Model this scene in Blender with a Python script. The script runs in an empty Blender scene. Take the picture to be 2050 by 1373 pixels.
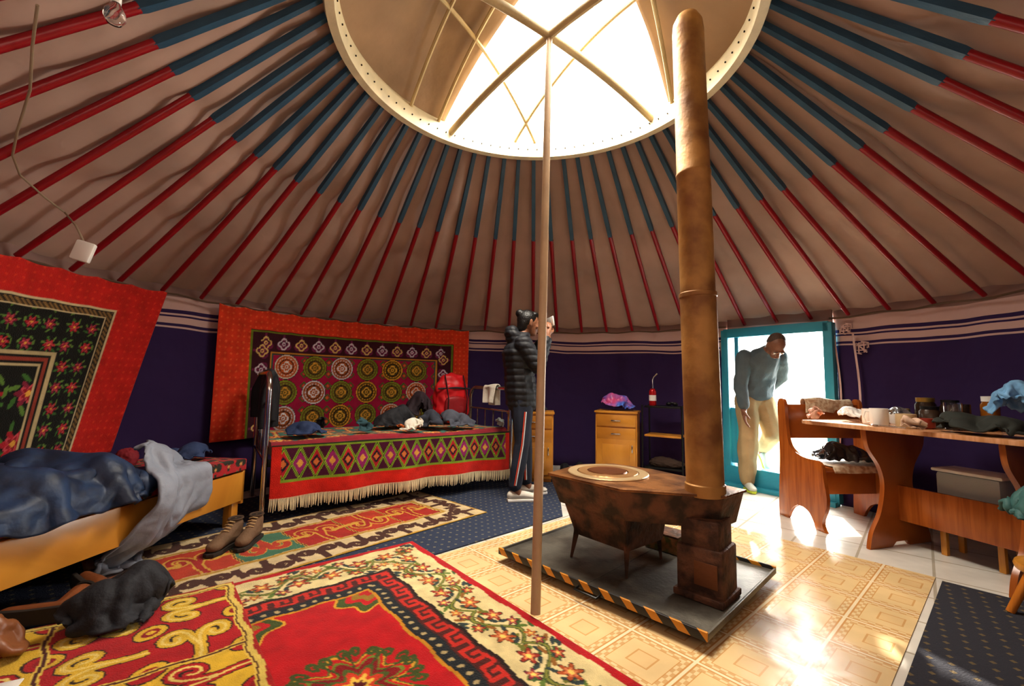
import bpy, bmesh, math, random, time
import numpy as np
from mathutils import Vector, Matrix, noise
random.seed(3); rng=np.random.RandomState(5)
sc=bpy.context.scene; COL=sc.collection
pi=math.pi
# ---------------------------------------------------------------- helpers
def lin(h):
    h=h.lstrip('#'); o=[]
    for i in (0,2,4):
        c=int(h[i:i+2],16)/255
        o.append(c/12.92 if c<=.04045 else ((c+.055)/1.055)**2.4)
    return o
def H(h): return np.array(lin(h))
def nd(nt,t,**k):
    n=nt.nodes.new(t)
    for a,b in k.items(): setattr(n,a,b)
    return n
MATS={}
def mat(name,c='#808080',rough=.7,metal=0,var=.15,scale=6,bump=.15,bscale=60,attr=False,trans=0,c2=None,ior=1.45,spec=.5,alpha=1,sheen=0):
    if name in MATS: return MATS[name]
    m=bpy.data.materials.new(name); m.use_nodes=True; nt=m.node_tree; p=nt.nodes['Principled BSDF']
    tc=nd(nt,'ShaderNodeTexCoord'); n1=nd(nt,'ShaderNodeTexNoise'); n1.inputs['Scale'].default_value=scale; n1.inputs['Detail'].default_value=5
    nt.links.new(tc.outputs['Object'],n1.inputs['Vector'])
    hs=nd(nt,'ShaderNodeHueSaturation'); mr=nd(nt,'ShaderNodeMapRange')
    mr.inputs['From Min'].default_value=.25; mr.inputs['From Max'].default_value=.75
    mr.inputs['To Min'].default_value=1-var; mr.inputs['To Max'].default_value=1+var
    nt.links.new(n1.outputs['Fac'],mr.inputs['Value']); nt.links.new(mr.outputs[0],hs.inputs['Value'])
    if attr:
        a=nd(nt,'ShaderNodeAttribute',attribute_name='Col'); nt.links.new(a.outputs['Color'],hs.inputs['Color'])
    elif c2:
        mx=nd(nt,'ShaderNodeMix',data_type='RGBA'); mx.inputs[6].default_value=(*lin(c),1); mx.inputs[7].default_value=(*lin(c2),1)
        n3=nd(nt,'ShaderNodeTexNoise'); n3.inputs['Scale'].default_value=scale*1.7; n3.inputs['Detail'].default_value=6
        mp=nd(nt,'ShaderNodeMapRange'); mp.inputs['From Min'].default_value=.4; mp.inputs['From Max'].default_value=.6
        nt.links.new(tc.outputs['Object'],n3.inputs['Vector']); nt.links.new(n3.outputs['Fac'],mp.inputs['Value'])
        nt.links.new(mp.outputs[0],mx.inputs[0]); nt.links.new(mx.outputs[2],hs.inputs['Color'])
    else: hs.inputs['Color'].default_value=(*lin(c),1)
    nt.links.new(hs.outputs['Color'],p.inputs['Base Color'])
    p.inputs['Roughness'].default_value=rough; p.inputs['Metallic'].default_value=metal
    p.inputs['Transmission Weight'].default_value=trans; p.inputs['IOR'].default_value=ior
    p.inputs['Specular IOR Level'].default_value=spec; p.inputs['Alpha'].default_value=alpha
    p.inputs['Sheen Weight'].default_value=sheen
    if bump>0:
        n2=nd(nt,'ShaderNodeTexNoise'); n2.inputs['Scale'].default_value=bscale; n2.inputs['Detail'].default_value=3
        b=nd(nt,'ShaderNodeBump'); b.inputs['Strength'].default_value=bump; b.inputs['Distance'].default_value=.01
        nt.links.new(tc.outputs['Object'],n2.inputs['Vector']); nt.links.new(n2.outputs['Fac'],b.inputs['Height']); nt.links.new(b.outputs[0],p.inputs['Normal'])
    MATS[name]=m; return m
def wood(name,c,c2,rough=.35,sc_=(2,30,2)):
    if name in MATS: return MATS[name]
    m=bpy.data.materials.new(name); m.use_nodes=True; nt=m.node_tree; p=nt.nodes['Principled BSDF']
    tc=nd(nt,'ShaderNodeTexCoord'); mp=nd(nt,'ShaderNodeMapping'); mp.inputs['Scale'].default_value=sc_
    n=nd(nt,'ShaderNodeTexNoise'); n.inputs['Scale'].default_value=1.2; n.inputs['Detail'].default_value=8; n.inputs['Distortion'].default_value=.8
    cr=nd(nt,'ShaderNodeValToRGB'); cr.color_ramp.elements[0].position=.35; cr.color_ramp.elements[1].position=.65
    cr.color_ramp.elements[0].color=(*lin(c2),1); cr.color_ramp.elements[1].color=(*lin(c),1)
    nt.links.new(tc.outputs['Object'],mp.inputs[0]); nt.links.new(mp.outputs[0],n.inputs['Vector']); nt.links.new(n.outputs['Fac'],cr.inputs[0]); nt.links.new(cr.outputs[0],p.inputs['Base Color'])
    p.inputs['Roughness'].default_value=rough
    MATS[name]=m; return m
def tag(o,label=None,cat=None,group=None,kind=None):
    if label: o['label']=label
    if cat: o['category']=cat
    if group: o['group']=group
    if kind: o['kind']=kind
    return o
def thing(name,label,cat,loc=(0,0,0),rz=0,group=None):
    e=bpy.data.objects.new(name,None); e.empty_display_size=.1; COL.objects.link(e)
    e.location=loc; e.rotation_euler=(0,0,rz); return tag(e,label,cat,group)
def R3(rot): 
    return (Matrix.Rotation(rot[2],4,'Z')@Matrix.Rotation(rot[1],4,'Y')@Matrix.Rotation(rot[0],4,'X'))
class B:
    def __init__(s): s.bm=bmesh.new(); s.mi=0
    def _m(s,n0):
        s.bm.faces.ensure_lookup_table()
        for f in s.bm.faces[n0:]: f.material_index=s.mi
    def box(s,c,d,rot=(0,0,0),bev=.004):
        n0=len(s.bm.faces)
        M=Matrix.Translation(c)@R3(rot)@Matrix.Diagonal((*d,1))
        r=bmesh.ops.create_cube(s.bm,size=1,matrix=M)
        if bev>0:
            es=list({e for v in r['verts'] for e in v.link_edges})
            bmesh.ops.bevel(s.bm,geom=es,offset=min(bev,min(d)*.4),segments=2,affect='EDGES',profile=.5)
        s._m(n0); return s
    def sph(s,c,r,rot=(0,0,0),sub=3):
        n0=len(s.bm.faces)
        if isinstance(r,(int,float)): r=(r,r,r)
        bmesh.ops.create_icosphere(s.bm,subdivisions=sub,radius=1,matrix=Matrix.Translation(c)@R3(rot)@Matrix.Diagonal((*r,1)))
        s._m(n0); return s
    def tube(s,path,rad,seg=12,cap=True,sq=1.0):
        n0=len(s.bm.faces)
        P=[Vector(p) for p in path]
        if isinstance(rad,(int,float)): rad=[rad]*len(P)
        rings=[]; up=None
        for i,p in enumerate(P):
            t=(P[min(i+1,len(P)-1)]-P[max(i-1,0)]).normalized()
            if up is None:
                up=Vector((0,0,1)) if abs(t.z)<.9 else Vector((1,0,0))
            a=t.cross(up)
            if a.length<1e-6: a=t.cross(Vector((0,1,0)))
            a.normalize(); b=a.cross(t).normalized(); up=b
            rings.append([s.bm.verts.new(p+a*math.cos(2*pi*k/seg)*rad[i]+b*math.sin(2*pi*k/seg)*rad[i]*sq) for k in range(seg)])
        for i in range(len(P)-1):
            for k in range(seg):
                s.bm.faces.new((rings[i][k],rings[i][(k+1)%seg],rings[i+1][(k+1)%seg],rings[i+1][k]))
        if cap:
            s.bm.faces.new(rings[0][::-1]); s.bm.faces.new(rings[-1])
        s._m(n0); return s
    def lathe(s,prof,seg=32,M=None,closed=False):
        n0=len(s.bm.faces); M=M or Matrix()
        if isinstance(M,(tuple,list,Vector)): M=Matrix.Translation(M)
        rings=[[s.bm.verts.new(M@Vector((r*math.cos(2*pi*k/seg),r*math.sin(2*pi*k/seg),z))) for k in range(seg)] for r,z in prof]
        n=len(rings)
        for i in range(n if closed else n-1):
            a=rings[i]; b=rings[(i+1)%n]
            for k in range(seg): s.bm.faces.new((a[k],a[(k+1)%seg],b[(k+1)%seg],b[k]))
        if not closed:
            if prof[0][0]>1e-5: s.bm.faces.new(rings[0][::-1])
            if prof[-1][0]>1e-5: s.bm.faces.new(rings[-1])
        s._m(n0); return s
    def prism(s,poly,z0,z1,M=None,bev=0):
        n0=len(s.bm.faces); M=M or Matrix()
        a=[s.bm.verts.new(M@Vector((x,y,z0))) for x,y in poly]; b=[s.bm.verts.new(M@Vector((x,y,z1))) for x,y in poly]
        fs=[s.bm.faces.new(a[::-1]),s.bm.faces.new(b)]
        for i in range(len(poly)):
            j=(i+1)%len(poly); s.bm.faces.new((a[i],a[j],b[j],b[i]))
        if bev>0:
            es=list({e for f in fs for e in f.edges})
            bmesh.ops.bevel(s.bm,geom=es,offset=bev,segments=2,affect='EDGES',profile=.5)
        s._m(n0); return s
    def hull(s,chain,M=None,sub=2):
        n0=len(s.bm.faces); M=M or Matrix()
        def pts(c):
            p,r=c; r=(r,r,r) if isinstance(r,(int,float)) else r
            t=bmesh.new(); bmesh.ops.create_icosphere(t,subdivisions=sub,radius=1)
            o=[M@Vector((p[0]+v.co.x*r[0],p[1]+v.co.y*r[1],p[2]+v.co.z*r[2])) for v in t.verts]; t.free(); return o
        L=[pts(c) for c in chain]
        pairs=[L[i]+L[i+1] for i in range(len(L)-1)] if len(L)>1 else [L[0]]
        for pp in pairs:
            vs=[s.bm.verts.new(p) for p in pp]
            r=bmesh.ops.convex_hull(s.bm,input=vs)
            dead=[g for g in set(r['geom_interior'])|set(r['geom_unused']) if isinstance(g,bmesh.types.BMVert)]
            if dead: bmesh.ops.delete(s.bm,geom=list(set(dead)),context='VERTS')
        s._m(n0); return s
    def done(s,name,mats,parent=None,loc=(0,0,0),rot=(0,0,0),ang=40,label=None,cat=None,group=None,kind=None,fix=True):
        if fix: bmesh.ops.recalc_face_normals(s.bm,faces=s.bm.faces)
        me=bpy.data.meshes.new(name); s.bm.to_mesh(me); s.bm.free()
        if not isinstance(mats,(list,tuple)): mats=[mats]
        for m in mats: me.materials.append(m)
        me.shade_smooth()
        me.set_sharp_from_angle(angle=math.radians(ang))
        o=bpy.data.objects.new(name,me); COL.objects.link(o)
        o.location=loc; o.rotation_euler=rot
        if parent: o.parent=parent
        return tag(o,label,cat,group,kind)
    def remesh(s,name,m,parent=None,vox=.008,smooth=3,post=None,loc=(0,0,0),rot=(0,0,0),**k):
        me=bpy.data.meshes.new('t'); s.bm.to_mesh(me); s.bm.free()
        t=bpy.data.objects.new('t',me); COL.objects.link(t)
        r=t.modifiers.new('r','REMESH'); r.mode='VOXEL'; r.voxel_size=vox
        q=t.modifiers.new('s','SMOOTH'); q.factor=.5; q.iterations=smooth
        dg=bpy.context.evaluated_depsgraph_get(); dg.update()
        me2=bpy.data.meshes.new_from_object(t.evaluated_get(dg)); me2.name=name
        bpy.data.objects.remove(t); bpy.data.meshes.remove(me)
        me2.materials.clear(); me2.materials.append(m)
        if post:
            nn=[v.normal.copy() for v in me2.vertices]
            for v,n in zip(me2.vertices,nn): v.co=post(v.co.copy(),n)
        me2.shade_smooth()
        o=bpy.data.objects.new(name,me2); COL.objects.link(o); o.location=loc; o.rotation_euler=rot
        if parent: o.parent=parent
        return tag(o,**k)
def gridmesh(name,P,C,m,parent=None,loc=(0,0,0),rz=0,thick=0,label=None,cat=None,group=None,kind=None):
    ny,nx=P.shape[:2]
    me=bpy.data.meshes.new(name)
    V=P.reshape(-1,3); i=np.arange(ny*nx).reshape(ny,nx)
    Fq=np.stack([i[:-1,:-1],i[:-1,1:],i[1:,1:],i[1:,:-1]],-1).reshape(-1,4)
    me.vertices.add(len(V)); me.vertices.foreach_set('co',V.astype(np.float32).ravel())
    me.loops.add(Fq.size); me.loops.foreach_set('vertex_index',Fq.astype(np.int32).ravel())
    me.polygons.add(len(Fq)); me.polygons.foreach_set('loop_start',np.arange(0,Fq.size,4,dtype=np.int32))
    me.update(calc_edges=True); me.validate()
    if C is not None:
        a=me.color_attributes.new('Col','FLOAT_COLOR','POINT')
        a.data.foreach_set('color',np.concatenate([C.reshape(-1,3),np.ones((len(V),1))],1).astype(np.float32).ravel())
    me.materials.append(m); me.shade_smooth()
    o=bpy.data.objects.new(name,me); COL.objects.link(o); o.location=loc; o.rotation_euler=(0,0,rz)
    if parent: o.parent=parent
    if thick: 
        md=o.modifiers.new('s','SOLIDIFY'); md.thickness=thick; md.offset=-1
    return tag(o,label,cat,group,kind)
def nz(x,y,z=0): return noise.noise(Vector((x,y,z)))
def heap(name,size,loc,m,seed=0,amp=.35,freq=2.2,rz=0,label=None,cat=None,group=None,sub=5,flat=.45,parent=None):
    bm=bmesh.new(); bmesh.ops.create_icosphere(bm,subdivisions=sub,radius=1)
    for v in bm.verts:
        p=v.co.copy(); q=p*freq+Vector((seed*3.1,seed*1.7,seed))
        w=Vector((noise.noise(q*.7),noise.noise(q*.7+Vector((9,9,9))),0))*.9
        r1=1-abs(noise.noise(q+w))*2.4; r2=1-abs(noise.noise((q+w)*2.3))*2.4
        d=1+amp*(noise.noise(q*.5)*1.1+.45*(r1-.3)+.2*(r2-.3))
        p=p*d
        z=max(p.z,-flat)+flat
        v.co=Vector((p.x*size[0]/2,p.y*size[1]/2,z/(1+flat)*size[2]))
    me=bpy.data.meshes.new(name); bm.to_mesh(me); bm.free(); me.materials.append(m); me.shade_smooth()
    o=bpy.data.objects.new(name,me); COL.objects.link(o); o.location=loc; o.rotation_euler=(0,0,rz)
    if parent: o.parent=parent
    return tag(o,label,cat,group)
# ---- real cloth dropped on temporary colliders, then frozen into plain meshes
SIMS=[]
def cloth(name,size,loc,m,rz=0,seed=0,grow=.3,blobs=(),boxes=(),start=(0,0,.2),cell=.014,thick=.008,stiff=.12,label=None,cat=None,round_=True,crease=.004,cf=22,rough=.05):
    SIMS.append(dict(name=name,size=size,loc=loc,m=m,rz=rz,seed=seed,grow=grow,blobs=blobs,boxes=boxes,start=start,cell=cell,thick=thick,stiff=stiff,label=label,cat=cat,round_=round_,crease=crease,cf=cf,rough=rough))
def run_sims(frames=32):
    tmp=[]; cl=[]
    for k,s in enumerate(SIMS):
        off=Vector((6.0*k,200,50))
        nx=max(8,int(s['size'][0]/s['cell'])); ny=max(8,int(s['size'][1]/s['cell']))
        bm=bmesh.new(); bmesh.ops.create_grid(bm,x_segments=nx,y_segments=ny,size=.5)
        for v in bm.verts:
            x,y=v.co.x,v.co.y
            if s['round_']:
                e=1-.14*nz(x*5+s['seed']*5,y*5,s['seed'])-.22*min(1,max(0,abs(x*2)+abs(y*2)-1.15)); x*=e; y*=e
            v.co=Vector((x*s['size'][0],y*s['size'][1],0))
            v.co.z=s['rough']*nz(v.co.x*11+s['seed'],v.co.y*11,s['seed'])+s['rough']*.5*nz(v.co.x*24+s['seed'],v.co.y*24,s['seed'])
            v.co+=off+Vector(s['start'])
        me=bpy.data.meshes.new('c'); bm.to_mesh(me); bm.free(); o=bpy.data.objects.new('c',me); COL.objects.link(o)
        c=o.modifiers.new('cloth','CLOTH'); st=c.settings; st.quality=4; st.mass=.35; st.tension_stiffness=14; st.compression_stiffness=10; st.shear_stiffness=5; st.bending_stiffness=s['stiff']; st.air_damping=1.5; st.shrink_min=-s['grow']
        st.tension_damping=8; st.compression_damping=8; st.shear_damping=8
        cs_=c.collision_settings; cs_.use_collision=True; cs_.distance_min=.006; cs_.collision_quality=2; cs_.use_self_collision=True; cs_.self_distance_min=.006; cs_.friction=25
        c.point_cache.frame_start=1; c.point_cache.frame_end=frames+2
        cl.append((o,off))
        def coll(bm):
            me=bpy.data.meshes.new('k'); bm.to_mesh(me); bm.free(); q=bpy.data.objects.new('k',me); COL.objects.link(q); q.location=off
            q.modifiers.new('col','COLLISION'); q.collision.thickness_outer=.006; q.collision.cloth_friction=30; q.collision.damping=.6; tmp.append(q)
        bxs=list(s['boxes']) or [((0,0,-.1),(2.4,2.4,.2))]
        for cc,dd in bxs:
            bm=bmesh.new(); bmesh.ops.create_cube(bm,size=1,matrix=Matrix.Translation(cc)@Matrix.Diagonal((*dd,1))); bmesh.ops.subdivide_edges(bm,edges=bm.edges,cuts=3,use_grid_fill=True); coll(bm)
        for bx in s['blobs']:
            bm=bmesh.new(); bmesh.ops.create_icosphere(bm,subdivisions=3,radius=1,matrix=Matrix.Translation(bx[:3])@Matrix.Diagonal((*bx[3:],1))); coll(bm)
    for f in range(1,frames+1): sc.frame_set(f)
    dg=bpy.context.evaluated_depsgraph_get(); res=[]
    for (o,off),s in zip(cl,SIMS):
        me=bpy.data.meshes.new_from_object(o.evaluated_get(dg)); me.name=s['name']
        nn=[v.normal.copy() for v in me.vertices]; A=s['crease']; fq=s['cf']
        for v,n in zip(me.vertices,nn):
            v.co-=off
            c=Vector((v.co.x*fq*1.0,v.co.y*fq*.45,v.co.z*fq*.6))+Vector((s['seed'],0,0)); c=c+Vector((nz(c.y*.6,c.z*.6,1),nz(c.x*.6,c.z*.6,2),nz(c.x*.6,c.y*.6,3)))*1.6
            d=A*(1.2-4.2*abs(noise.noise(c)))
            if n.z<0: d=-d
            v.co+=n*max(d,-A*.5)+Vector((0,0,A*.5))
        me.materials.clear(); me.materials.append(s['m']); me.shade_smooth(); res.append(me)
    for o,_ in cl: bpy.data.objects.remove(o)
    for q in tmp: bpy.data.objects.remove(q)
    sc.frame_set(1)
    for me,s in zip(res,SIMS):
        o=bpy.data.objects.new(s['name'],me); COL.objects.link(o); o.location=s['loc']; o.rotation_euler=(0,0,s['rz'])
        a=o.modifiers.new('sub','SUBSURF'); a.levels=1; a.render_levels=1
        if s['thick']: b=o.modifiers.new('s','SOLIDIFY'); b.thickness=s['thick']; b.offset=1
        tag(o,s['label'],s['cat'])
# ---------------------------------------------------------------- camera
F=880.; TH=math.radians(5); RO=math.radians(1); CAM=Vector((0,0,1))
fw=Vector((0,math.cos(TH),math.sin(TH))); u0=Vector((0,-math.sin(TH),math.cos(TH))); r0=Vector((1,0,0))
rr=r0*math.cos(RO)+u0*math.sin(RO); uu=u0*math.cos(RO)-r0*math.sin(RO)
cd=bpy.data.cameras.new('camera'); cam=bpy.data.objects.new('camera',cd); COL.objects.link(cam)
M=Matrix((rr,uu,-fw)).transposed().to_4x4(); M.translation=CAM; cam.matrix_world=M
cd.sensor_width=36; cd.lens=F/2050*36; cd.clip_start=.02; sc.camera=cam
def G(u,v,z=0):
    d=rr*((u-1025)/F)+uu*((686-v)/F)+fw; s=(z-1)/d.z; return Vector((d.x*s,d.y*s,z))
CX,CY,RW=.24,2.5,2.92; RX,RY,RR,RZ=.14,2.37,1.14,2.9; WZ=1.62
def WA(u,v=700,R=2.86):
    d=rr*((u-1025)/F)+uu*((686-v)/F)+fw
    a=d.x**2+d.y**2; b=d.x*CX+d.y*CY; c=CX**2+CY**2-R*R
    t=(b+math.sqrt(b*b-a*c))/a; return math.atan2(d.y*t-CY,d.x*t-CX)
def pol(th,r,z=0): return Vector((CX+r*math.cos(th),CY+r*math.sin(th),z))
# ---------------------------------------------------------------- materials
M_canvas=mat('roof_canvas','#ad9184',.9,var=.25,scale=1.4,bump=.8,bscale=6)
M_ring=mat('cream_paint','#d6c8a4',.5,var=.15,scale=9,bump=.2,bscale=30)
M_dark=mat('dark_hole','#20160e',.9)
M_blue=mat('blue_paint','#2d4f66',.45,var=.3,scale=12,bump=.2)
M_red=mat('red_paint','#900d1a',.32,var=.2,scale=12,bump=.1)
M_textile=mat('woven_textile',attr=True,rough=.95,var=.22,scale=14,bump=.6,bscale=200,sheen=.1,spec=.2)
M_teal=mat('turquoise_paint','#2f93ad',.45,var=.12,scale=5)
M_wood_y=wood('yellow_pine','#d29338','#b07224',.3)
M_wood_b=wood('orange_brown_laminate','#a55a22','#8a4517',.25)
M_chrome=mat('chrome','#c9c9c9',.15,1,var=.05,bump=0)
M_blackcloth=mat('black_cloth','#1b1c22',.75,var=.35,bump=.5,bscale=40)
M_black=mat('black_metal','#121212',.4,.3)
M_steel=mat('grey_tray_steel','#6e6a60',.45,.5,c2='#4f4a43',scale=4)
M_rust=mat('rusty_iron','#6e4833',.6,.35,c2='#38291f',scale=6,bump=.8,bscale=30)
M_pipe=mat('heat_tinted_pipe','#b58649',.55,.25,c2='#85592f',scale=3,bump=.5,bscale=16)
M_skin=mat('skin','#8d5f45',.5,var=.06)
M_white=mat('white_plastic','#e8e6e0',.35,var=.04,bump=0)
# ---------------------------------------------------------------- floor
def tilemat(name,scale,stops,rough,rot=0,fine=0,finec='#d9a46c'):
    m=bpy.data.materials.new(name); m.use_nodes=True; nt=m.node_tree; p=nt.nodes['Principled BSDF']
    tc=nd(nt,'ShaderNodeTexCoord'); mp=nd(nt,'ShaderNodeMapping'); mp.inputs['Scale'].default_value=(scale,)*3; mp.inputs['Rotation'].default_value=(0,0,rot)
    nt.links.new(tc.outputs['Object'],mp.inputs[0])
    fr=nd(nt,'ShaderNodeVectorMath',operation='FRACTION'); nt.links.new(mp.outputs[0],fr.inputs[0])
    sb=nd(nt,'ShaderNodeVectorMath',operation='SUBTRACT'); sb.inputs[1].default_value=(.5,.5,.5); nt.links.new(fr.outputs[0],sb.inputs[0])
    ab=nd(nt,'ShaderNodeVectorMath',operation='ABSOLUTE'); nt.links.new(sb.outputs[0],ab.inputs[0])
    sx=nd(nt,'ShaderNodeSeparateXYZ'); nt.links.new(ab.outputs[0],sx.inputs[0])
    mm=nd(nt,'ShaderNodeMath',operation='MAXIMUM'); nt.links.new(sx.outputs[0],mm.inputs[0]); nt.links.new(sx.outputs[1],mm.inputs[1])
    src=mm.outputs[0]
    cr=nd(nt,'ShaderNodeValToRGB'); cr.color_ramp.interpolation='CONSTANT'
    els=cr.color_ramp.elements
    els[0].position=0; els[0].color=(*lin(stops[0][1]),1); els[1].position=stops[1][0]; els[1].color=(*lin(stops[1][1]),1)
    for q,c in stops[2:]:
        e=els.new(q); e.color=(*lin(c),1)
    mul=nd(nt,'ShaderNodeMath',operation='MULTIPLY'); mul.inputs[1].default_value=2; nt.links.new(src,mul.inputs[0]); nt.links.new(mul.outputs[0],cr.inputs[0])
    out=cr.outputs[0]
    if fine:
        ck=nd(nt,'ShaderNodeTexChecker'); ck.inputs['Scale'].default_value=fine; nt.links.new(mp.outputs[0],ck.inputs['Vector'])
        gt=nd(nt,'ShaderNodeMath',operation='COMPARE'); gt.inputs[1].default_value=.82; gt.inputs[2].default_value=.09; nt.links.new(mul.outputs[0],gt.inputs[0])
        m2=nd(nt,'ShaderNodeMath',operation='MULTIPLY'); nt.links.new(ck.outputs['Fac'],m2.inputs[0]); nt.links.new(gt.outputs[0],m2.inputs[1])
        m4=nd(nt,'ShaderNodeMath',operation='MULTIPLY'); m4.inputs[1].default_value=.6; nt.links.new(m2.outputs[0],m4.inputs[0])
        mx=nd(nt,'ShaderNodeMix',data_type='RGBA'); nt.links.new(m4.outputs[0],mx.inputs[0]); nt.links.new(out,mx.inputs[6]); mx.inputs[7].default_value=(*lin(finec),1)
        out=mx.outputs[2]
    no=nd(nt,'ShaderNodeTexNoise'); no.inputs['Scale'].default_value=3; no.inputs['Detail'].default_value=5; nt.links.new(tc.outputs['Object'],no.inputs['Vector'])
    mr=nd(nt,'ShaderNodeMapRange'); mr.inputs['From Min'].default_value=.3; mr.inputs['From Max'].default_value=.7; mr.inputs['To Min'].default_value=.78; mr.inputs['To Max'].default_value=1.05
    nt.links.new(no.outputs['Fac'],mr.inputs['Value'])
    hs=nd(nt,'ShaderNodeHueSaturation'); nt.links.new(mr.outputs[0],hs.inputs['Value']); nt.links.new(out,hs.inputs['Color'])
    nt.links.new(hs.outputs['Color'],p.inputs['Base Color']); p.inputs['Roughness'].default_value=rough
    n2=nd(nt,'ShaderNodeTexNoise'); n2.inputs['Scale'].default_value=4; nt.links.new(tc.outputs['Object'],n2.inputs['Vector'])
    b=nd(nt,'ShaderNodeBump'); b.inputs['Strength'].default_value=.35; b.inputs['Distance'].default_value=.03
    nt.links.new(n2.outputs['Fac'],b.inputs['Height']); nt.links.new(b.outputs[0],p.inputs['Normal'])
    return m
M_floor=tilemat('white_floor_tile',3.0,[(0,'#dcd8ce'),(.96,'#b5ac9a')],.24,rot=.75)
M_vinyl=tilemat('vinyl_tile_print',3.7,[(0,'#e0c08c'),(.28,'#d0a46a'),(.33,'#e2c592'),(.70,'#cd9c60'),(.73,'#e4cb9c'),(.91,'#c8955a'),(.955,'#ecdcb8')],.27,rot=-.72,fine=11,finec='#c48e4c')
b=B(); b.lathe([(RW+.12,-.05),(RW+.12,0)],96,M=(CX,CY,0)); b.done('floor',M_floor,kind='structure')
b=B(); b.lathe([(14,-.1),(14,-.055)],64,M=(CX,CY,0)); b.done('ground',mat('pale_ground','#cbbf9f',.9),kind='structure')
def plate(name,poly,z0,z1,m,**k):
    b=B(); b.prism(poly,z0,z1); return b.done(name,m,**k)
K=Vector((2.27,2.43)); e1=Vector((-.66,.75)).normalized(); e2=Vector((-.75,-.66)).normalized()
def KP(a,c): 
    p=K+e1*a+e2*c; return (p.x,p.y)
plate('vinyl_sheet',[KP(0,0),KP(0,3.1),KP(1.9,3.1),KP(1.9,0)],.0005,.004,M_vinyl,label='peach and cream tile-print vinyl sheet covering the floor',cat='floor covering')
def dots(name,c,c2,scale,rad=.13,rot=0.7):
    m=bpy.data.materials.new(name); m.use_nodes=True; nt=m.node_tree; p=nt.nodes['Principled BSDF']
    tc=nd(nt,'ShaderNodeTexCoord'); mp=nd(nt,'ShaderNodeMapping'); mp.inputs['Scale'].default_value=(scale,scale,0); mp.inputs['Rotation'].default_value=(0,0,rot)
    nt.links.new(tc.outputs['Object'],mp.inputs[0])
    fr=nd(nt,'ShaderNodeVectorMath',operation='FRACTION'); nt.links.new(mp.outputs[0],fr.inputs[0])
    sb=nd(nt,'ShaderNodeVectorMath',operation='SUBTRACT'); sb.inputs[1].default_value=(.5,.5,0); nt.links.new(fr.outputs[0],sb.inputs[0])
    ab=nd(nt,'ShaderNodeVectorMath',operation='ABSOLUTE'); nt.links.new(sb.outputs[0],ab.inputs[0])
    sx=nd(nt,'ShaderNodeSeparateXYZ'); nt.links.new(ab.outputs[0],sx.inputs[0])
    ad=nd(nt,'ShaderNodeMath',operation='MULTIPLY'); nt.links.new(sx.outputs[0],ad.inputs[0]); nt.links.new(sx.outputs[1],ad.inputs[1])
    le=nd(nt,'ShaderNodeVectorMath',operation='LENGTH'); nt.links.new(sb.outputs[0],le.inputs[0])
    m3=nd(nt,'ShaderNodeMath',operation='MULTIPLY_ADD'); m3.inputs[1].default_value=6; nt.links.new(ad.outputs[0],m3.inputs[0]); nt.links.new(le.outputs['Value'],m3.inputs[2])
    lt=nd(nt,'ShaderNodeMath',operation='LESS_THAN'); lt.inputs[1].default_value=rad; nt.links.new(m3.outputs[0],lt.inputs[0])
    mx=nd(nt,'ShaderNodeMix',data_type='RGBA'); mx.inputs[6].default_value=(*lin(c),1); mx.inputs[7].default_value=(*lin(c2),1); nt.links.new(lt.outputs[0],mx.inputs[0])
    nt.links.new(mx.outputs[2],p.inputs['Base Color']); p.inputs['Roughness'].default_value=.95; p.inputs['Specular IOR Level'].default_value=.1
    n2=nd(nt,'ShaderNodeTexNoise'); n2.inputs['Scale'].default_value=180; nt.links.new(tc.outputs['Object'],n2.inputs['Vector'])
    b=nd(nt,'ShaderNodeBump'); b.inputs['Strength'].default_value=.6; b.inputs['Distance'].default_value=.01
    nt.links.new(n2.outputs['Fac'],b.inputs['Height']); nt.links.new(b.outputs[0],p.inputs['Normal'])
    return m
M_navy=dots('navy_dotted_carpet','#353c4e','#6f695a',17,.18)
M_dcar=dots('dark_dotted_carpet','#38383f','#6b5c43',17,.2)
plate('carpet',[(.40,3.38),(.50,4.72),(-.4,5.2),(-1.5,4.6),(-2.3,3.5),(-2.45,1.9),(-1.6,1.5),(-1.0,2.07)],.0045,.009,M_navy,label='navy carpet with small beige star dots under the beds',cat='carpet')
plate('carpet',[KP(-.03,.05),KP(-.03,1.75),KP(-1.0,1.9),KP(-.95,.05)],.0045,.01,M_dcar,label='dark charcoal carpet with small tan star motifs',cat='carpet')
# ---------------------------------------------------------------- pattern painting
def segd(x,y,poly):
    d=np.full(x.shape,9.)
    for (ax,ay),(bx,by) in zip(poly[:-1],poly[1:]):
        vx,vy=bx-ax,by-ay; t=np.clip(((x-ax)*vx+(y-ay)*vy)/(vx*vx+vy*vy+1e-9),0,1)
        d=np.minimum(d,np.hypot(x-ax-t*vx,y-ay-t*vy))
    return d
HORN=[(0,-.5),(0,-.15),(.05,.1)]+[(.23+(.18-.0105*k)*math.cos(pi-k*.55),.1+(.22-.013*k)*math.sin(pi-k*.55)) for k in range(13)]
def horn(u,v): return segd(np.abs(u),v,HORN)
def cell(x,y,s,s2=None):
    s2=s2 or s
    i=np.floor(x/s); j=np.floor(y/s2); return x/s-i-.5,y/s2-j-.5,i,j
def flower(u,v,r,n=5):
    a=np.arctan2(v,u); return np.hypot(u,v)<r*(.72+.28*np.cos(n*a))
def leaf_(u,v,ox,oy,an,l,w):
    x=(u-ox)*math.cos(an)+(v-oy)*math.sin(an); y=-(u-ox)*math.sin(an)+(v-oy)*math.cos(an); return (x/l)**2+(y/w)**2<1
def put(C,m,c): C[m]=H(c) if isinstance(c,str) else c
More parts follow.
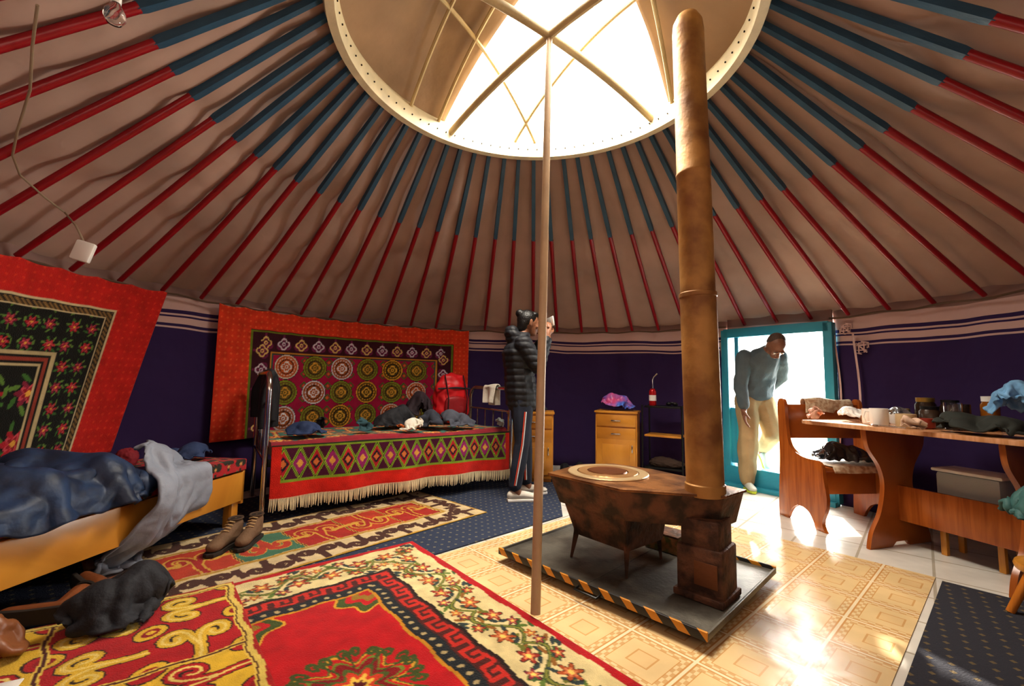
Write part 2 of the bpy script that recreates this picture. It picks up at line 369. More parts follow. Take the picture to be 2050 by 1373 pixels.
def rugA(x,y,L,W):
    C=np.zeros(x.shape+(3,)); put(C,x>-9,'#c4af86')
    e=np.minimum(np.minimum(x,L-x),np.minimum(y,W-y))
    bord=e<.23
    along=np.where(np.minimum(x,L-x)<np.minimum(y,W-y),y,x)
    u,v,i,j=cell(along,e,.27,.23); v=np.where(i%2==0,v,-v)
    d=horn(u,v); put(C,bord&(d<.075),'#43231a')
    put(C,bord&(np.abs(u)>.42)&(np.abs(v)<.3),'#43231a')
    put(C,(e<.014)|(np.abs(e-.232)<.014),'#a98330')
    ins=e>=.25
    put(C,ins,'#9c2219'); 
    u,v,i,j=cell(x-.25,y-.25,.33,(W-.5)/1.0)
    par=(i%3==1); put(C,ins&par,'#a8331b'); par2=(i%4==3); put(C,ins&par2,'#3d6a52')
    v=np.where(i%2==0,v,-v); d=horn(u,v)
    put(C,ins&(d<.075),'#bf9338'); put(C,ins&(d<.04),'#9a1f1b'); put(C,ins&par2&(d<.06),'#a83520')
    put(C,ins&(np.abs(u)>.475),'#bf9338'); put(C,ins&(np.abs(u)>.49),'#3a1a12')
    d=horn(v*1.0,np.abs(u)-.75); put(C,ins&(d<.05),'#bf9338')
    return C
def rugB(x,y,L,W):
    C=np.zeros(x.shape+(3,)); put(C,x>-9,'#a8121a')
    e=np.minimum(np.minimum(x,L-x),np.minimum(y,W-y)); al=np.where(np.minimum(x,L-x)<np.minimum(y,W-y),y,x)
    m=(e>.035)&(e<.285); put(C,m,'#d2c08c')
    u,v,i,j=cell(al,e-.035,.30,.25); sg=np.where(i%2==0,1,-1); v=v*sg
    wv=.25*np.sin(2*pi*u)
    d=np.abs(v-wv); put(C,m&(d<.05),'#3f4a1c'); put(C,m&(d<.022),'#7d7f34')
    rg=random.Random(4)
    for k in range(34):
        ox=rg.uniform(-.48,.48); oy=.25*math.sin(2*pi*ox)+rg.choice((-1,1))*rg.uniform(.1,.26); an=rg.uniform(0,pi)
        put(C,m&leaf_(u,v,ox,oy,an,.09,.036),rg.choice(['#3f5a2a','#59702c','#2d3b3a','#6d6f2a','#8a5a20']))
    for k,(ox,oy,c,r,n) in enumerate([(-.25,.12,'#8f2a1c',.16,5),(.25,-.10,'#a34a1c',.17,6),(.05,.30,'#7b2233',.11,5),(-.07,-.3,'#8f2a1c',.11,5),(.42,.28,'#b3641f',.10,5),(-.42,-.26,'#7b2233',.10,5)]):
        put(C,m&flower(u-ox,v-oy,r*1.15,n),'#2a2418'); put(C,m&flower(u-ox,v-oy,r,n),c)
        put(C,m&flower(u-ox,v-oy,r*.6,n),'#c9784a'); put(C,m&(np.hypot(u-ox,v-oy)<r*.25),'#e8c463')
    put(C,(np.abs(e-.29)<.008),'#231512')
    m=(e>.298)&(e<.385); put(C,m,'#4b1c18')
    u,v,i,j=cell(al,e-.298,.12,.087)
    key=(segd(u,v,[(-.5,-.35),(-.3,-.35),(-.3,.3),(.3,.3),(.3,-.3),(0,-.3),(0,0)])<.085)|(segd(u,v,[(.3,-.35),(.5,-.35)])<.085)
    put(C,m&key,'#b82a1f'); 
    m=(e>.385)&(e<.445); put(C,m,'#1d2226'); u,v,i,j=cell(al,e-.385,.05,.06); put(C,m&(np.hypot(u,v)<.2),'#a9966a')
    put(C,(np.abs(e-.45)<.007),'#b8801f')
    f=e>.457; put(C,f,'#b0121a')
    cx,cy=1.06,W/2; r=np.hypot(x-cx,y-cy); a=np.arctan2(y-cy,x-cx)
    for rad,c in ((.22,'#4a5a22'),(.205,'#c9952c'),(.19,'#b5121a'),(.165,'#6d7a2a'),(.15,'#7d1117'),(.11,'#4d5d26'),(.09,'#c23a20'),(.06,'#d7b14a'),(.035,'#5a1518')):
        put(C,f&(r<rad*(.80+.2*np.cos(8*a+.4))),c)
    q=f&(r<.25)&(r>.10); uu_,vv_=(r-.175)/.15,((a/(2*pi)*12)%1)-.5
    put(C,q&(horn(vv_,uu_)<.06),'#3f4d1f')
    qx,qy=np.minimum(x-.457,L-.457-x),np.minimum(y-.457,W-.457-y)
    rc=np.hypot(qx,qy); ac=np.arctan2(qy,qx); rl=rc*(1+.12*np.cos(8*ac))
    for rad,c in ((.17,'#c9952c'),(.158,'#3f4d1f'),(.12,'#b0121a'),(.09,'#8a6a20'),(.05,'#a81a1c')): put(C,f&(rl<rad),c)
    return C
def rugC(x,y,L,W):
    C=np.zeros(x.shape+(3,)); put(C,x>-9,'#a5151b')
    s=.28; u,v,i,j=cell(x-.03,y-.03,s)
    v2=np.where((i+j)%2==0,v,-v)
    sw=(i+j)%3==1
    d=np.where(sw,horn(v,np.where(i%2==0,u,-u)),horn(u,v2))
    put(C,d<.085,'#2c1a12'); put(C,d<.066,'#cfa92f'); put(C,d<.02,'#dcc26a')
    for sx_ in (-1,1):
        for sy_ in (-1,1):
            rc=np.hypot(u-sx_*.5,v-sy_*.5); put(C,(rc<.20),'#2c1a12'); put(C,(rc<.175),'#cfa92f'); put(C,rc<.10,'#8a1218'); put(C,rc<.05,'#cfa92f')
    inv=((i//2+j//2)%2==1); 
    R_=H('#a5151b'); Yl=H('#cfa92f')
    isr=(np.abs(C-R_).sum(-1)<1e-6); isy=(np.abs(C-Yl).sum(-1)<1e-6); C[inv&isr]=Yl; C[inv&isy]=R_
    uu_,vv_,_,_=cell(x-.03,y-.03,s*2); put(C,np.maximum(np.abs(uu_),np.abs(vv_))>.478,'#d6b850'); put(C,np.maximum(np.abs(uu_),np.abs(vv_))>.49,'#4a1a12')
    e=np.minimum(np.minimum(x,L-x),np.minimum(y,W-y)); put(C,e<.03,'#d0b65a'); put(C,e<.010,'#9c1c1a')
    return C
def rug(name,org,dx,L,W,fn,z,res=.006,flip=1,**k):
    dx=Vector(dx).normalized(); dy=Vector((-dx.y,dx.x))*flip
    nx=int(L/res); ny=int(W/res); X,Y=np.meshgrid(np.linspace(0,L,nx),np.linspace(0,W,ny))
    Cc=fn(X+.006*np.sin(Y*31),Y+.006*np.sin(X*27),L,W)
    wob=.006*np.sin(X*9+1)*np.sin(Y*2)
    Z=np.full(X.shape,0.)+.002*np.sin(X*7)*np.sin(Y*8)+.002
    P=np.stack([X*dx.x+(Y+wob)*dy.x,X*dx.y+(Y+wob)*dy.y,Z],-1)
    if flip<0: P=P[::-1]; Cc=Cc[::-1]
    return gridmesh(name,P,Cc,M_textile,loc=(org[0],org[1],z),**k)
rug('rug',(-.166,3.42),(-.675,-.738),2.15,.87,rugA,.013,flip=-1,thick=.003,label='felt rug with brown and cream ram-horn scrolls and red panels',cat='rug')
rug('rug',(-.586,2.77),(.635,-.772),2.3,1.46,rugB,.021,flip=-1,res=.0052,thick=.003,label='red rug with cream floral border and round medallion',cat='rug')
o_=Vector((-.586,2.77))+Vector((-.772,-.635)).normalized()*.93
rug('rug',(o_.x,o_.y),(.635,-.772),1.4,.84,rugC,.030,flip=-1,res=.005,thick=.003,label='red and yellow felt rug with scrolling horn ornaments',cat='rug')
# ---------------------------------------------------------------- walls
DA=WA(1552); DH=math.radians(9.2)
def wallmat():
    m=bpy.data.materials.new('purple_wall_cloth'); m.use_nodes=True; nt=m.node_tree; p=nt.nodes['Principled BSDF']
    g=nd(nt,'ShaderNodeNewGeometry'); n=nd(nt,'ShaderNodeTexNoise'); n.inputs['Scale'].default_value=1.2
    nt.links.new(g.outputs['Position'],n.inputs['Vector']); sx=nd(nt,'ShaderNodeSeparateXYZ'); nt.links.new(g.outputs['Position'],sx.inputs[0])
    ma=nd(nt,'ShaderNodeMath',operation='MULTIPLY_ADD'); ma.inputs[1].default_value=.09; nt.links.new(n.outputs['Fac'],ma.inputs[0]); nt.links.new(sx.outputs[2],ma.inputs[2])
    dv=nd(nt,'ShaderNodeMath',operation='DIVIDE'); dv.inputs[1].default_value=1.8; nt.links.new(ma.outputs[0],dv.inputs[0])
    cr=nd(nt,'ShaderNodeValToRGB'); cr.color_ramp.interpolation='CONSTANT'; E=cr.color_ramp.elements
    P='#33224c'; Wc='#c4a6a0'
    seq=[(0,P),(1.40,Wc),(1.42,P),(1.435,Wc),(1.485,P),(1.50,Wc),(1.515,P),(1.545,Wc),(1.64,'#8d7068')]
    E[0].position=0; E[0].color=(*lin(P),1); E[1].position=seq[1][0]/1.8; E[1].color=(*lin(Wc),1)
    for z,c in seq[2:]:
        e=E.new(z/1.8); e.color=(*lin(c),1)
    nt.links.new(dv.outputs[0],cr.inputs[0]); nt.links.new(cr.outputs[0],p.inputs['Base Color'])
    p.inputs['Roughness'].default_value=.9; p.inputs['Specular IOR Level'].default_value=.2
    n2=nd(nt,'ShaderNodeTexNoise'); n2.inputs['Scale'].default_value=5; nt.links.new(g.outputs['Position'],n2.inputs['Vector'])
    b=nd(nt,'ShaderNodeBump'); b.inputs['Strength'].default_value=.6; b.inputs['Distance'].default_value=.04
    nt.links.new(n2.outputs['Fac'],b.inputs['Height']); nt.links.new(b.outputs[0],p.inputs['Normal'])
    return m
M_wall=wallmat()
def wall(name,a0,a1,z0=0,z1=WZ+.07,R=RW+.025):
    n=max(8,int((a1-a0)*50)); nzs=14
    T,Z=np.meshgrid(np.linspace(a0,a1,n),np.linspace(z0,z1,nzs))
    Rr=R+.008*np.sin(T*37)+.008*np.sin(T*61+Z*2)
    P=np.stack([CX+Rr*np.cos(T),CY+Rr*np.sin(T),Z],-1)
    o=gridmesh(name,P[:,::-1],None,M_wall,kind='structure',thick=.02); o.modifiers[0].offset=0
wall('wall_right',DA-math.radians(95),DA-DH)
wall('wall_back',DA+DH,math.radians(125)); wall('wall_left',math.radians(125),math.radians(215)); wall('wall_front',math.radians(215),DA-math.radians(95)+2*pi)
wall('wall_door',DA-DH,DA+DH,1.50,WZ+.07,R=RW)
# roof canvas
nt_=440; ns=48
T,S=np.meshgrid(np.linspace(0,2*pi,nt_+1),np.linspace(0,1,ns))
x0=RX+RR*np.cos(T); y0=RY+RR*np.sin(T); x1=CX+(RW+.08)*np.cos(T); y1=CY+(RW+.08)*np.sin(T)
X=x0+(x1-x0)*S; Y=y0+(y1-y0)*S; Z=(RZ+.05)+(WZ+.0-RZ-.05)*S
NP=61
sag=-.018*np.sin(pi*S)*(1-np.abs(np.cos(T*NP/2)))
wr=np.array([[noise.noise(Vector((X[i,j]*1.6,Y[i,j]*1.6,Z[i,j]*1.1)))+.7*(.4-abs(noise.noise(Vector((X[i,j]*2.2+5,Y[i,j]*2.2,Z[i,j]*2))))*2) for j in range(nt_+1)] for i in range(ns)])
fold=0
for T0,sl,wd,am in ((2.02,.10,.035,.10),(2.35,-.06,.03,.05),(.62,.05,.03,.04),(1.25,.04,.025,.03)):
    fold=fold-am*np.exp(-((T-T0-sl*S)/wd)**2)*np.sin(pi*np.clip(S*1.25,0,1))
Z=Z+.045+sag+np.sin(pi*S)*.06*np.clip(wr,-.5,1)+fold*.6
gridmesh('ceiling',np.stack([X,Y,Z],-1),None,M_canvas,kind='structure',thick=-.03)
b=B(); b.mi=0; b.tube([(0,0,0),(0,0,.2),(0,0,.385),(0,0,.40)],[.021,.0245,.025,.021],4)
b.mi=1; b.tube([(0,0,.395),(0,0,.6),(0,0,.9),(0,0,1.0)],[.0205,.0195,.018,.016],10)
pole0=b.done('roof_pole',[M_blue,M_red],label='painted wooden roof pole, blue upper end and red lower end',cat='roof pole',group='roof poles')
first=True
for k in range(NP):
    a=2*pi*k/NP+.02
    if math.sin(a)<-.62: continue
    aj=a+rng.uniform(-.014,.014)
    p0=Vector((RX+(RR+.015)*math.cos(aj),RY+(RR+.015)*math.sin(aj),RZ+.01)); p1=Vector((CX+(RW-.03)*math.cos(a),CY+(RW-.03)*math.sin(a),WZ+.0))
    d=p1-p0; L=d.length; z=d.normalized(); x=Vector((-math.sin(a),math.cos(a),0)); x=(x-z*x.dot(z)).normalized(); y=z.cross(x)
    rot=Matrix((x,y,z)).transposed().to_4x4()
    o=pole0 if first else pole0.copy()
    if not first: COL.objects.link(o)
    first=False
    o.matrix_world=Matrix.Translation(p0)@rot@Matrix.Rotation(pi/4,4,'Z')@Matrix.Diagonal((1,1,L,1))
b=B(); b.tube([pol(t,RW-.05,WZ-.02+.008*math.sin(t*40)) for t in np.linspace(DA+DH,DA-DH+2*pi,220)],.008,6); b.done('trim_1',mat('rope','#5f4a3a',.9),kind='structure')
# crown ---------------------------------------------------------------
crown=thing('yurt_crown','round cream-painted wooden crown with crossbeams and canvas cover','yurt crown',(RX,RY,RZ))
b=B(); b.lathe([(RR-.035,-.055),(RR+.01,-.06),(RR+.03,.0),(RR+.02,.09),(RR-.02,.1),(RR-.045,.05)],128,closed=True)
b.mi=1
for k in range(90):
    a=2*pi*k/90; M_=Matrix.Rotation(a,4,'Z')@Matrix.Translation((RR-.043,0,.005))@Matrix.Rotation(-pi/2,4,'Y')
    b.lathe([(.005,-.003),(.005,.004)],8,M=M_)
b.done('ring',[M_ring,M_dark],crown)
def zc(x,y): return .30*(1-min(1,(x*x+y*y)/RR**2))
M_rod=mat('rod_paint','#c0aa7c',.6)
for a in (math.radians(130),math.radians(38)):
    b=B(); pts=[]
    for t in np.linspace(-1.1,1.1,24): pts.append((.05+t*math.cos(a),.07+t*math.sin(a),.02+.13*(1-(t/1.1)**2)))
    b.tube(pts,.024,10,sq=1.2); b.done('crossbeam',mat('beam_paint','#b8a47c',.6,var=.2),crown)
for a,offs in ((math.radians(121),(-.44,.20,.44)),(math.radians(62),(-.58,.50))):
    for of in offs:
        h=math.sqrt(RR**2-of**2)-.03; b=B(); pts=[]
        for t in np.linspace(-h,h,26):
            x=t*math.cos(a)-of*math.sin(a); y=t*math.sin(a)+of*math.cos(a); pts.append((x,y,.05+zc(x,y)*1.05))
        b.tube(pts,.013,8); b.done('arch_rod',M_rod,crown)
apx,apy=.24,-.45; T=np.linspace(math.radians(125),math.radians(416),150); S=np.linspace(0,1,40)
TT,SS=np.meshgrid(T,S)
dx_,dy_=np.cos(TT),np.sin(TT); bb=apx*dx_+apy*dy_; RC=RR+.04; tt=-bb+np.sqrt(bb*bb-(apx**2+apy**2-RC**2))
X=apx+dx_*tt*SS; Y=apy+dy_*tt*SS; r2=(X**2+Y**2)/RC**2
Z=.085+.34*(1-r2)+.02*np.sin(X*9+Y*4)*(1-r2)
gridmesh('cover',np.stack([X,Y,Z],-1),None,mat('cover_canvas','#a08468',.9,var=.25,scale=2.5,bump=.5,bscale=8),crown,thick=-.015)
b=B(); tp=Vector((RX+.05,RY+.07,RZ+.122)); bt=G(1072,1228,.031)
b.tube([(0,0,0),(tp-bt)*.5,tp-bt],[.021,.0205,.019],16)
b.done('support_pole',mat('pole_paint','#bfa483',.5,var=.15),loc=bt,label='slender tan wooden pole propping up the roof crown',cat='support pole')
# ---------------------------------------------------------------- door
door=thing('door_1',None,None,pol(DA,RW-.09),DA-pi/2); door['kind']='structure'
hw=.455
b=B(); b.box((0,0,.10),(2*hw+.02,.11,.2)); b.box((0,-.05,.02),(2*hw+.05,.12,.04)); b.done('threshold',M_teal,door)
b=B(); b.box((0,0,1.53),(2*hw+.02,.1,.09)); b.done('lintel',M_teal,door)
for s in (-1,1):
    b=B(); b.box((s*hw,0,.79),(.07,.1,1.55)); b.done('jamb',M_teal,door)
b=B(); b.box((-hw+.11,0,.85),(.04,.05,1.3)); b.box((-hw+.06,0,.5),(.1,.03,.55)); b.done('side_panel',M_teal,door)
leaf=bpy.data.objects.new('leaf',None); COL.objects.link(leaf); leaf.parent=door; leaf.location=(hw-.04,.05,.2); leaf.rotation_euler=(0,0,math.radians(-72))
b=B()
for x in (-.03,-.78): b.box((x,0,.64),(.06,.04,1.26))
for z in (.04,.5,1.24): b.box((-.4,0,z),(.76,.04,.07))
b.box((-.4,0,.27),(.7,.02,.42)); b.done('leaf_frame',M_teal,leaf)
b=B(); b.tube([(-.74,-.03,.6),(-.74,-.06,.6),(-.74,-.06,.72),(-.74,-.03,.72)],.007,8); b.done('handle',M_chrome,leaf)
M_hem=mat('pale_pink_hem','#c9aaa4',.9,bump=.3)
for sgn,of in ((-1,.0),(-1,.05),(1,.0)):
    b=B(); a=DA+sgn*(DH+math.radians(.8)+of); 
    pts=[pol(a+.006*math.sin(z*5),RW-.035,z) for z in np.linspace(.12,1.45,14)]
    b.tube(pts,.012 if sgn<0 else .03,8,sq=.3); b.done('trim_%d'%(3+(of>0)+(sgn>0)*2),M_hem,kind='structure')
def knot(a,z,s,i):
    b=B()
    def Q(x,y): return pol(a-x*s/RW,RW-.02,z+y*s)
    for pl in ([(-1,.5),(1,.5),(1,-.5),(-1,-.5),(-1,.5)],[(-.5,1),(.5,1),(.5,-1),(-.5,-1),(-.5,1)],[(-1,0),(-1.3,0),(-1.3,-1),(0,-1.3)],[(1,0),(1.3,0),(1.3,1),(0,1.3)],[(-1,1),(1,-1)]):
        b.tube([Q(*q) for q in pl],.006,6)
    b.done('trim_%d'%i,M_hem,kind='structure')
knot(DA-DH-math.radians(4.4),1.33,.04,8)
knot(DA-DH-math.radians(2.2),1.50,.035,9)
# ---------------------------------------------------------------- tapestries
def tapestry(name,a0,a1,z0,z1,fn,slant=0,res=.0068,R=2.865,**k):
    L=(a0-a1)*R; Hh=z1-z0; nx=int(L/res); ny=int(Hh/res)
    X,Y=np.meshgrid(np.linspace(0,L,nx),np.linspace(0,Hh,ny))
    Cc=fn(X,Y,L,Hh)
    z=z0+Y; a=a0-X/R+slant*(z1-z)*(X/L)
    sc_=.014*np.abs(np.sin(X*pi/.22))*(Y/Hh)**6
    rr_=R-.012*np.sin(X*7)*(1-Y/Hh)-.01
    P=np.stack([CX+rr_*np.cos(a),CY+rr_*np.sin(a),z-sc_],-1)
    return gridmesh(name,P,Cc,M_textile,thick=.004,**k)
TA0,TA1=WA(432),WA(938)
sof=lambda u:(TA0-WA(u,790))*2.865
cs=np.linspace(sof(570),sof(832),6); cz=[1.08-.45,.84-.45,.60-.45]
def tap1(x,y,L,Hh):
    C=np.zeros(x.shape+(3,)); put(C,x>-9,'#d23a1c')
    u,v,i,j=cell(x,y,.05); put(C,(np.abs(u)+np.abs(v)<.22),'#e06030')
    X0,X1=sof(492),sof(905); ytop=.955
    e=np.minimum(np.minimum(x-X0,X1-x),ytop-y)
    put(C,e>0,'#1c1410'); put(C,e>.006,'#6b7a1e'); put(C,e>.022,'#3c0f1c')
    m=(e>.03)&(e<.2); al=np.where(ytop-y<np.minimum(x-X0,X1-x),x,y); u,v,i,j=cell(al,e-.03,.17,.17)
    put(C,m&(horn(u,v)<.06),'#6f1f46')
    fl=np.where(i%2==0,1,0)
    rr_=np.hypot(u,v); a=np.arctan2(v,u); cl=(np.abs(rr_-.2-.1*np.abs(np.cos(2*a)))<.045)|(np.abs(rr_-.08)<.03)
    put(C,m&cl&(fl==1),'#d7b06a'); put(C,m&cl&(fl==0),'#c9b7c0')
    put(C,(np.abs(e-.2)<.008),'#b87d2a'); put(C,(np.abs(e-.215)<.006),'#24504a')
    f=e>.222; put(C,f,'#9c103c')
    u,v,i,j=cell(x-cs[0],y-cz[0],.118); put(C,f&(np.abs(np.abs(u)+np.abs(v)-.3)<.06),'#33691e'); put(C,f&(np.abs(u)+np.abs(v)<.14),'#d06a1e')
    for ri,zz in enumerate(cz):
        for ci,xx in enumerate(cs):
            r=np.hypot(x-xx,y-zz); a=np.arctan2(y-zz,x-xx)
            rim,fil,cen=[('#c9b9a8','#b9561e','#d9d2cc'),('#d89a2c','#5a4616','#e0a93a'),('#c9c3c8','#a3541f','#dcd8dc')][(ci+ri)%3] if (ci+ri)%2==0 else ('#7f8f24','#6a561e','#d79a34')
            put(C,r<.118,'#2a0d12'); put(C,r<.113,rim); put(C,r<.102,fil)
            put(C,(np.abs(r-.082)<.005)&(np.cos(a*18)>-.3),rim)
            put(C,(np.abs(r-.066)<.004),'#240c10')
            w=np.abs(r-.030-.018*np.abs(np.cos(2*a)))<.006; put(C,w,cen); put(C,(np.abs(r-.013)<.004),cen)
            put(C,(r<.054)&(np.abs(np.sin(2*a))<.12)&(r>.03),cen)
    return C
tapestry('wall_hanging',TA0,TA1,.47,1.60,tap1,label='red embroidered felt hanging with rows of round medallions',cat='wall hanging')
def roses(C,m,x,y,s,seed=0,big=.3):
    u,v,i,j=cell(x,y,s); odd=((i+j)%2==0)
    hx=np.sin(i*12.9+j*78.2+seed)*43758.5; hx=hx-np.floor(hx); ox=(hx-.5)*.3
    for k in range(7):
        an=k*2*pi/7+hx*6; put(C,m&((((u-ox-.34*math.cos(k*.9+1)*1.0)*np.cos(an)+(v-.34*math.sin(k*.9+1))*np.sin(an))/.13)**2+((-(u-ox-.34*math.cos(k*.9+1))*np.sin(an)+(v-.34*math.sin(k*.9+1))*np.cos(an))/.05)**2<1),'#3f6a2c' if k%2 else '#5d7f35')
    u=u-ox
    cc=np.where(odd[...,None],H('#a81d2a'),H('#802038')); q=m&flower(u,v,big,6); C[q]=cc[q]
    put(C,m&flower(u,v,big*.7,5),'#c04a52'); put(C,m&flower(u,v,big*.48,5),'#8a1420'); put(C,m&(np.hypot(u,v)<big*.2),'#d9a040')
def tap2(x,y,L,Hh):
    C=np.zeros(x.shape+(3,)); put(C,x>-9,'#bb1f18'); u,v,i,j=cell(x,y,.045); put(C,(np.abs(u)+np.abs(v)<.2),'#cf3a20')
    e=np.minimum(np.minimum(L-.29-x,x+.5),Hh-.19-y); m=e>0
    put(C,m,'#c9b890'); put(C,e>.012,'#1f1a14'); put(C,(e>.02)&(e<.05),'#8a6a3a'); u,v,i,j=cell(x+y,x-y,.03); put(C,(e>.02)&(e<.05)&(u>0),'#2a2018')
    put(C,(e>.055),'#c9b890'); put(C,e>.063,'#14140f')
    m=(e>.063)&(e<.30); roses(C,m,x,y,.12,1,.3)
    put(C,np.abs(e-.31)<.012,'#b8a57a'); put(C,np.abs(e-.345)<.012,'#8f3a2a'); put(C,np.abs(e-.375)<.008,'#b8a57a')
    m=e>.385; roses(C,m,x+.05,y,.26,4,.3)
    return C
tapestry('wall_hanging',math.radians(202),WA(333,600),.50,1.61,tap2,slant=.09,label='black rose-pattern carpet with bright red border hung on wall',cat='wall hanging')
# ---------------------------------------------------------------- metal bed
bo=Vector((-1.70,3.11,0)); ba=math.radians(34.3); BL,BD=2.06,.80
bed=thing('bed','single bed with curved chrome tube ends','bed',bo,ba)
def bedend(x,h,nm):
    b=B(); r=.12
    pts=[(x,0,0.01),(x,0,h-r)]+[(x,r-r*math.cos(t),h-r+r*math.sin(t)) for t in np.linspace(.2,pi/2,6)]+[(x,BD-r+r*math.sin(t),h-r+r*math.cos(t)) for t in np.linspace(0,pi/2-.2,6)]+[(x,BD,h-r),(x,BD,0.01)]
    b.tube(pts,.019,14)
    b.tube([(x,0,.42),(x,BD,.42)],.013,10); b.tube([(x,0,h-.22),(x,BD,h-.22)],.011,10)
    for k in range(1,5): b.tube([(x,BD*k/5,.42),(x,BD*k/5,h-.22)],.007,8)
    b.done(nm,M_chrome,bed)
bedend(0,1.03,'headboard'); bedend(BL,.93,'footboard')
b=B(); 
for y in (.02,BD-.02): b.box((BL/2,y,.40),(BL-.04,.035,.05))
for k in range(8): b.box((.15+k*.25,BD/2,.40),(.04,BD-.06,.02))
b.done('bed_frame',M_black,bed)
b=B(); b.box((BL/2,BD/2,.475),(BL-.08,BD-.04,.11),bev=.03); b.done('mattress',mat('ticking','#8a8070',.9),bed)
sp=thing('bedspread','patterned felt bedspread with red border and white fringe over the bed','bedspread',bo,ba)
nx=330; Ltop=.80; Lh=.36; Lt=Ltop+Lh; ny=190
X,Tt=np.meshgrid(np.linspace(.035,BL-.035,nx),np.linspace(0,Lt,ny))
top=Tt<Ltop
Yb=np.where(top,BD-.0-Tt,-.03-.014*np.sin(X*14)*(Tt-Ltop)/Lh*1.6-.02*(Tt-Ltop)); Zb=np.where(top,.548+.012*np.sin(X*5+1)*np.sin(Tt*6)-.03*np.clip((Tt-.74)/.06,0,1)**2,.53-(Tt-Ltop))
Yb=np.where(top,np.maximum(Yb,-.025),Yb)
Zb=Zb+np.where(top,0,-.012*np.sin(X*2.6+1)*(Tt-Ltop)/Lh)
def spread(x,t):
    C=np.zeros(x.shape+(3,)); put(C,x>-9,'#3a6f60')
    tp=t<.80; u,v,i,j=cell(x,t,.2); d=horn(u,np.where((i+j)%2==0,v,-v)); put(C,tp&(d<.1),'#a02630'); put(C,tp&(d<.04),'#d99a42'); put(C,tp&flower(u-.0,v+.3,.12),'#b9c98a')
    put(C,tp&(np.hypot(u-.4,v-.4)<.1),'#c03a26'); put(C,tp&(t>.72),'#8a2430')
    m=(t>=.80); put(C,m,'#c9271a')
    q=(t>.815)&(t<1.05)&(x>.1)&(x<1.98); put(C,q,'#4b1030')
    u=((x)/.22)%1; vv=(t-.815)/.235
    z=np.abs(vv-np.abs(2*u-1)*.9-.05); z2=np.abs(vv-(1-np.abs(2*u-1))*.9-.05)
    dia=(np.abs(u-.5)*2+np.abs(vv-.5)*1.6); dib=(np.abs(((u+.5)%1)-.5)*2+np.abs(vv-.5)*1.6)
    put(C,q&(dia<.62),'#b3202e'); put(C,q&(dia<.36),'#2a1a2a'); put(C,q&(dia<.2),'#c9723a')
    put(C,q&(dib<.5),'#93246a'); put(C,q&(dib<.22),'#d8a04a')
    put(C,q&((z<.07)|(z2<.07)),'#8fae2a'); put(C,q&((z<.02)|(z2<.02)),'#2c4a1a')
    put(C,q&((t<.828)|(t>1.037)),'#7f9c2a'); put(C,(t>.80)&(t<.812),'#1f2a1a'); 
    return C
Cs=spread(X,Tt)
gridmesh('cover',np.stack([X,Yb,Zb],-1)[:,::-1],Cs[:,::-1],M_textile,sp,thick=.004)
b=B(); 
for k in range(210):
    x=.04+k*(BL-.08)/209; y=-.04-.014*math.sin(x*14)*1.6-.008; z=.172-.012*math.sin(x*2.6+1); dx=random.uniform(-.008,.008)
    b.tube([(x,y,z+.01),(x+dx*.5,y-.004,z-.03),(x+dx,y-.002,z-.065-random.random()*.02)],[.0035,.0045,.002],5)
b.done('fringe',mat('cream_fringe','#d9cba8',.95),sp,kind='stuff')
def BP(x,y,z): 
    c,s=math.cos(ba),math.sin(ba); return (bo.x+x*c-y*s,bo.y+x*s+y*c,z)
M_navyc=mat('navy_cloth','#26365a',.8,var=.3,bump=.4,bscale=40)
M_whitec=mat('white_cloth','#d9d4c6',.9,var=.1,bump=.4,bscale=40)
M_redc=mat('red_nylon','#c0131c',.5,var=.2,bump=.3,bscale=30)
M_char=mat('charcoal_cloth','#4a4d58',.85,var=.3)
BT=.562
cloth('jacket',(.34,.28),BP(1.10,.48,BT),M_blackcloth,ba,1,.45,blobs=[(-.06,0,.06,.06,.05,.08),(.07,.03,.07,.05,.05,.12)],label='crumpled black jacket lying on the bedspread',cat='clothes')
cloth('scarf',(.20,.14),BP(1.14,.13,BT),M_whitec,ba,2,.45,blobs=[(-.03,0,.03,.03,.03,.06),(.05,.01,.03,.03,.03,.05)],cell=.008,thick=.004,crease=.003,label='crumpled white cloth on front edge of the bed',cat='clothes')
cloth('sweater',(.26,.24),BP(1.58,.20,BT),M_char,ba,3,.45,blobs=[(-.05,.02,.05,.05,.05,.10),(.06,-.02,.04,.04,.05,.07)],label='charcoal sweater heaped on the bed',cat='clothes')
cloth('jacket',(.22,.18),BP(.30,.2,BT),M_navyc,ba,4,.4,blobs=[(-.02,0,.03,.05,.04,.06),(.05,.02,.02,.03,.04,.04)],label='dark blue jacket folded near the bed head',cat='clothes')
cloth('shirt',(.17,.14),BP(.66,.16,BT),mat('teal_dark_cloth','#2a4a52',.85),ba,5,.4,blobs=[(0,0,.01,.04,.03,.04)],cell=.010,thick=.004,label='small teal shirt on the bedspread',cat='clothes')
cloth('towel',(.2,.16),BP(1.88,.12,BT),mat('striped_cloth','#9aa3a0',.9),ba,6,.2,blobs=[(0,0,.01,.06,.05,.03)],cell=.010,thick=.006,crease=.003,label='small pale grey folded towel on the bed',cat='clothes')
cloth('trousers',(.22,.26),BP(1.36,.26,BT),mat('grey_denim','#30343f',.85,var=.3),ba,71,.45,blobs=[(0,.02,.05,.05,.07,.10)],label='dark trousers tangled in the clothes on the bed',cat='clothes')
cloth('sock',(.10,.07),BP(.96,.20,BT),mat('orange_cloth','#b8602a',.85),ba,73,.3,blobs=[(0,0,.01,.03,.02,.02)],cell=.008,thick=.004,crease=.002,label='small orange cloth scrap on the bedspread',cat='clothes')
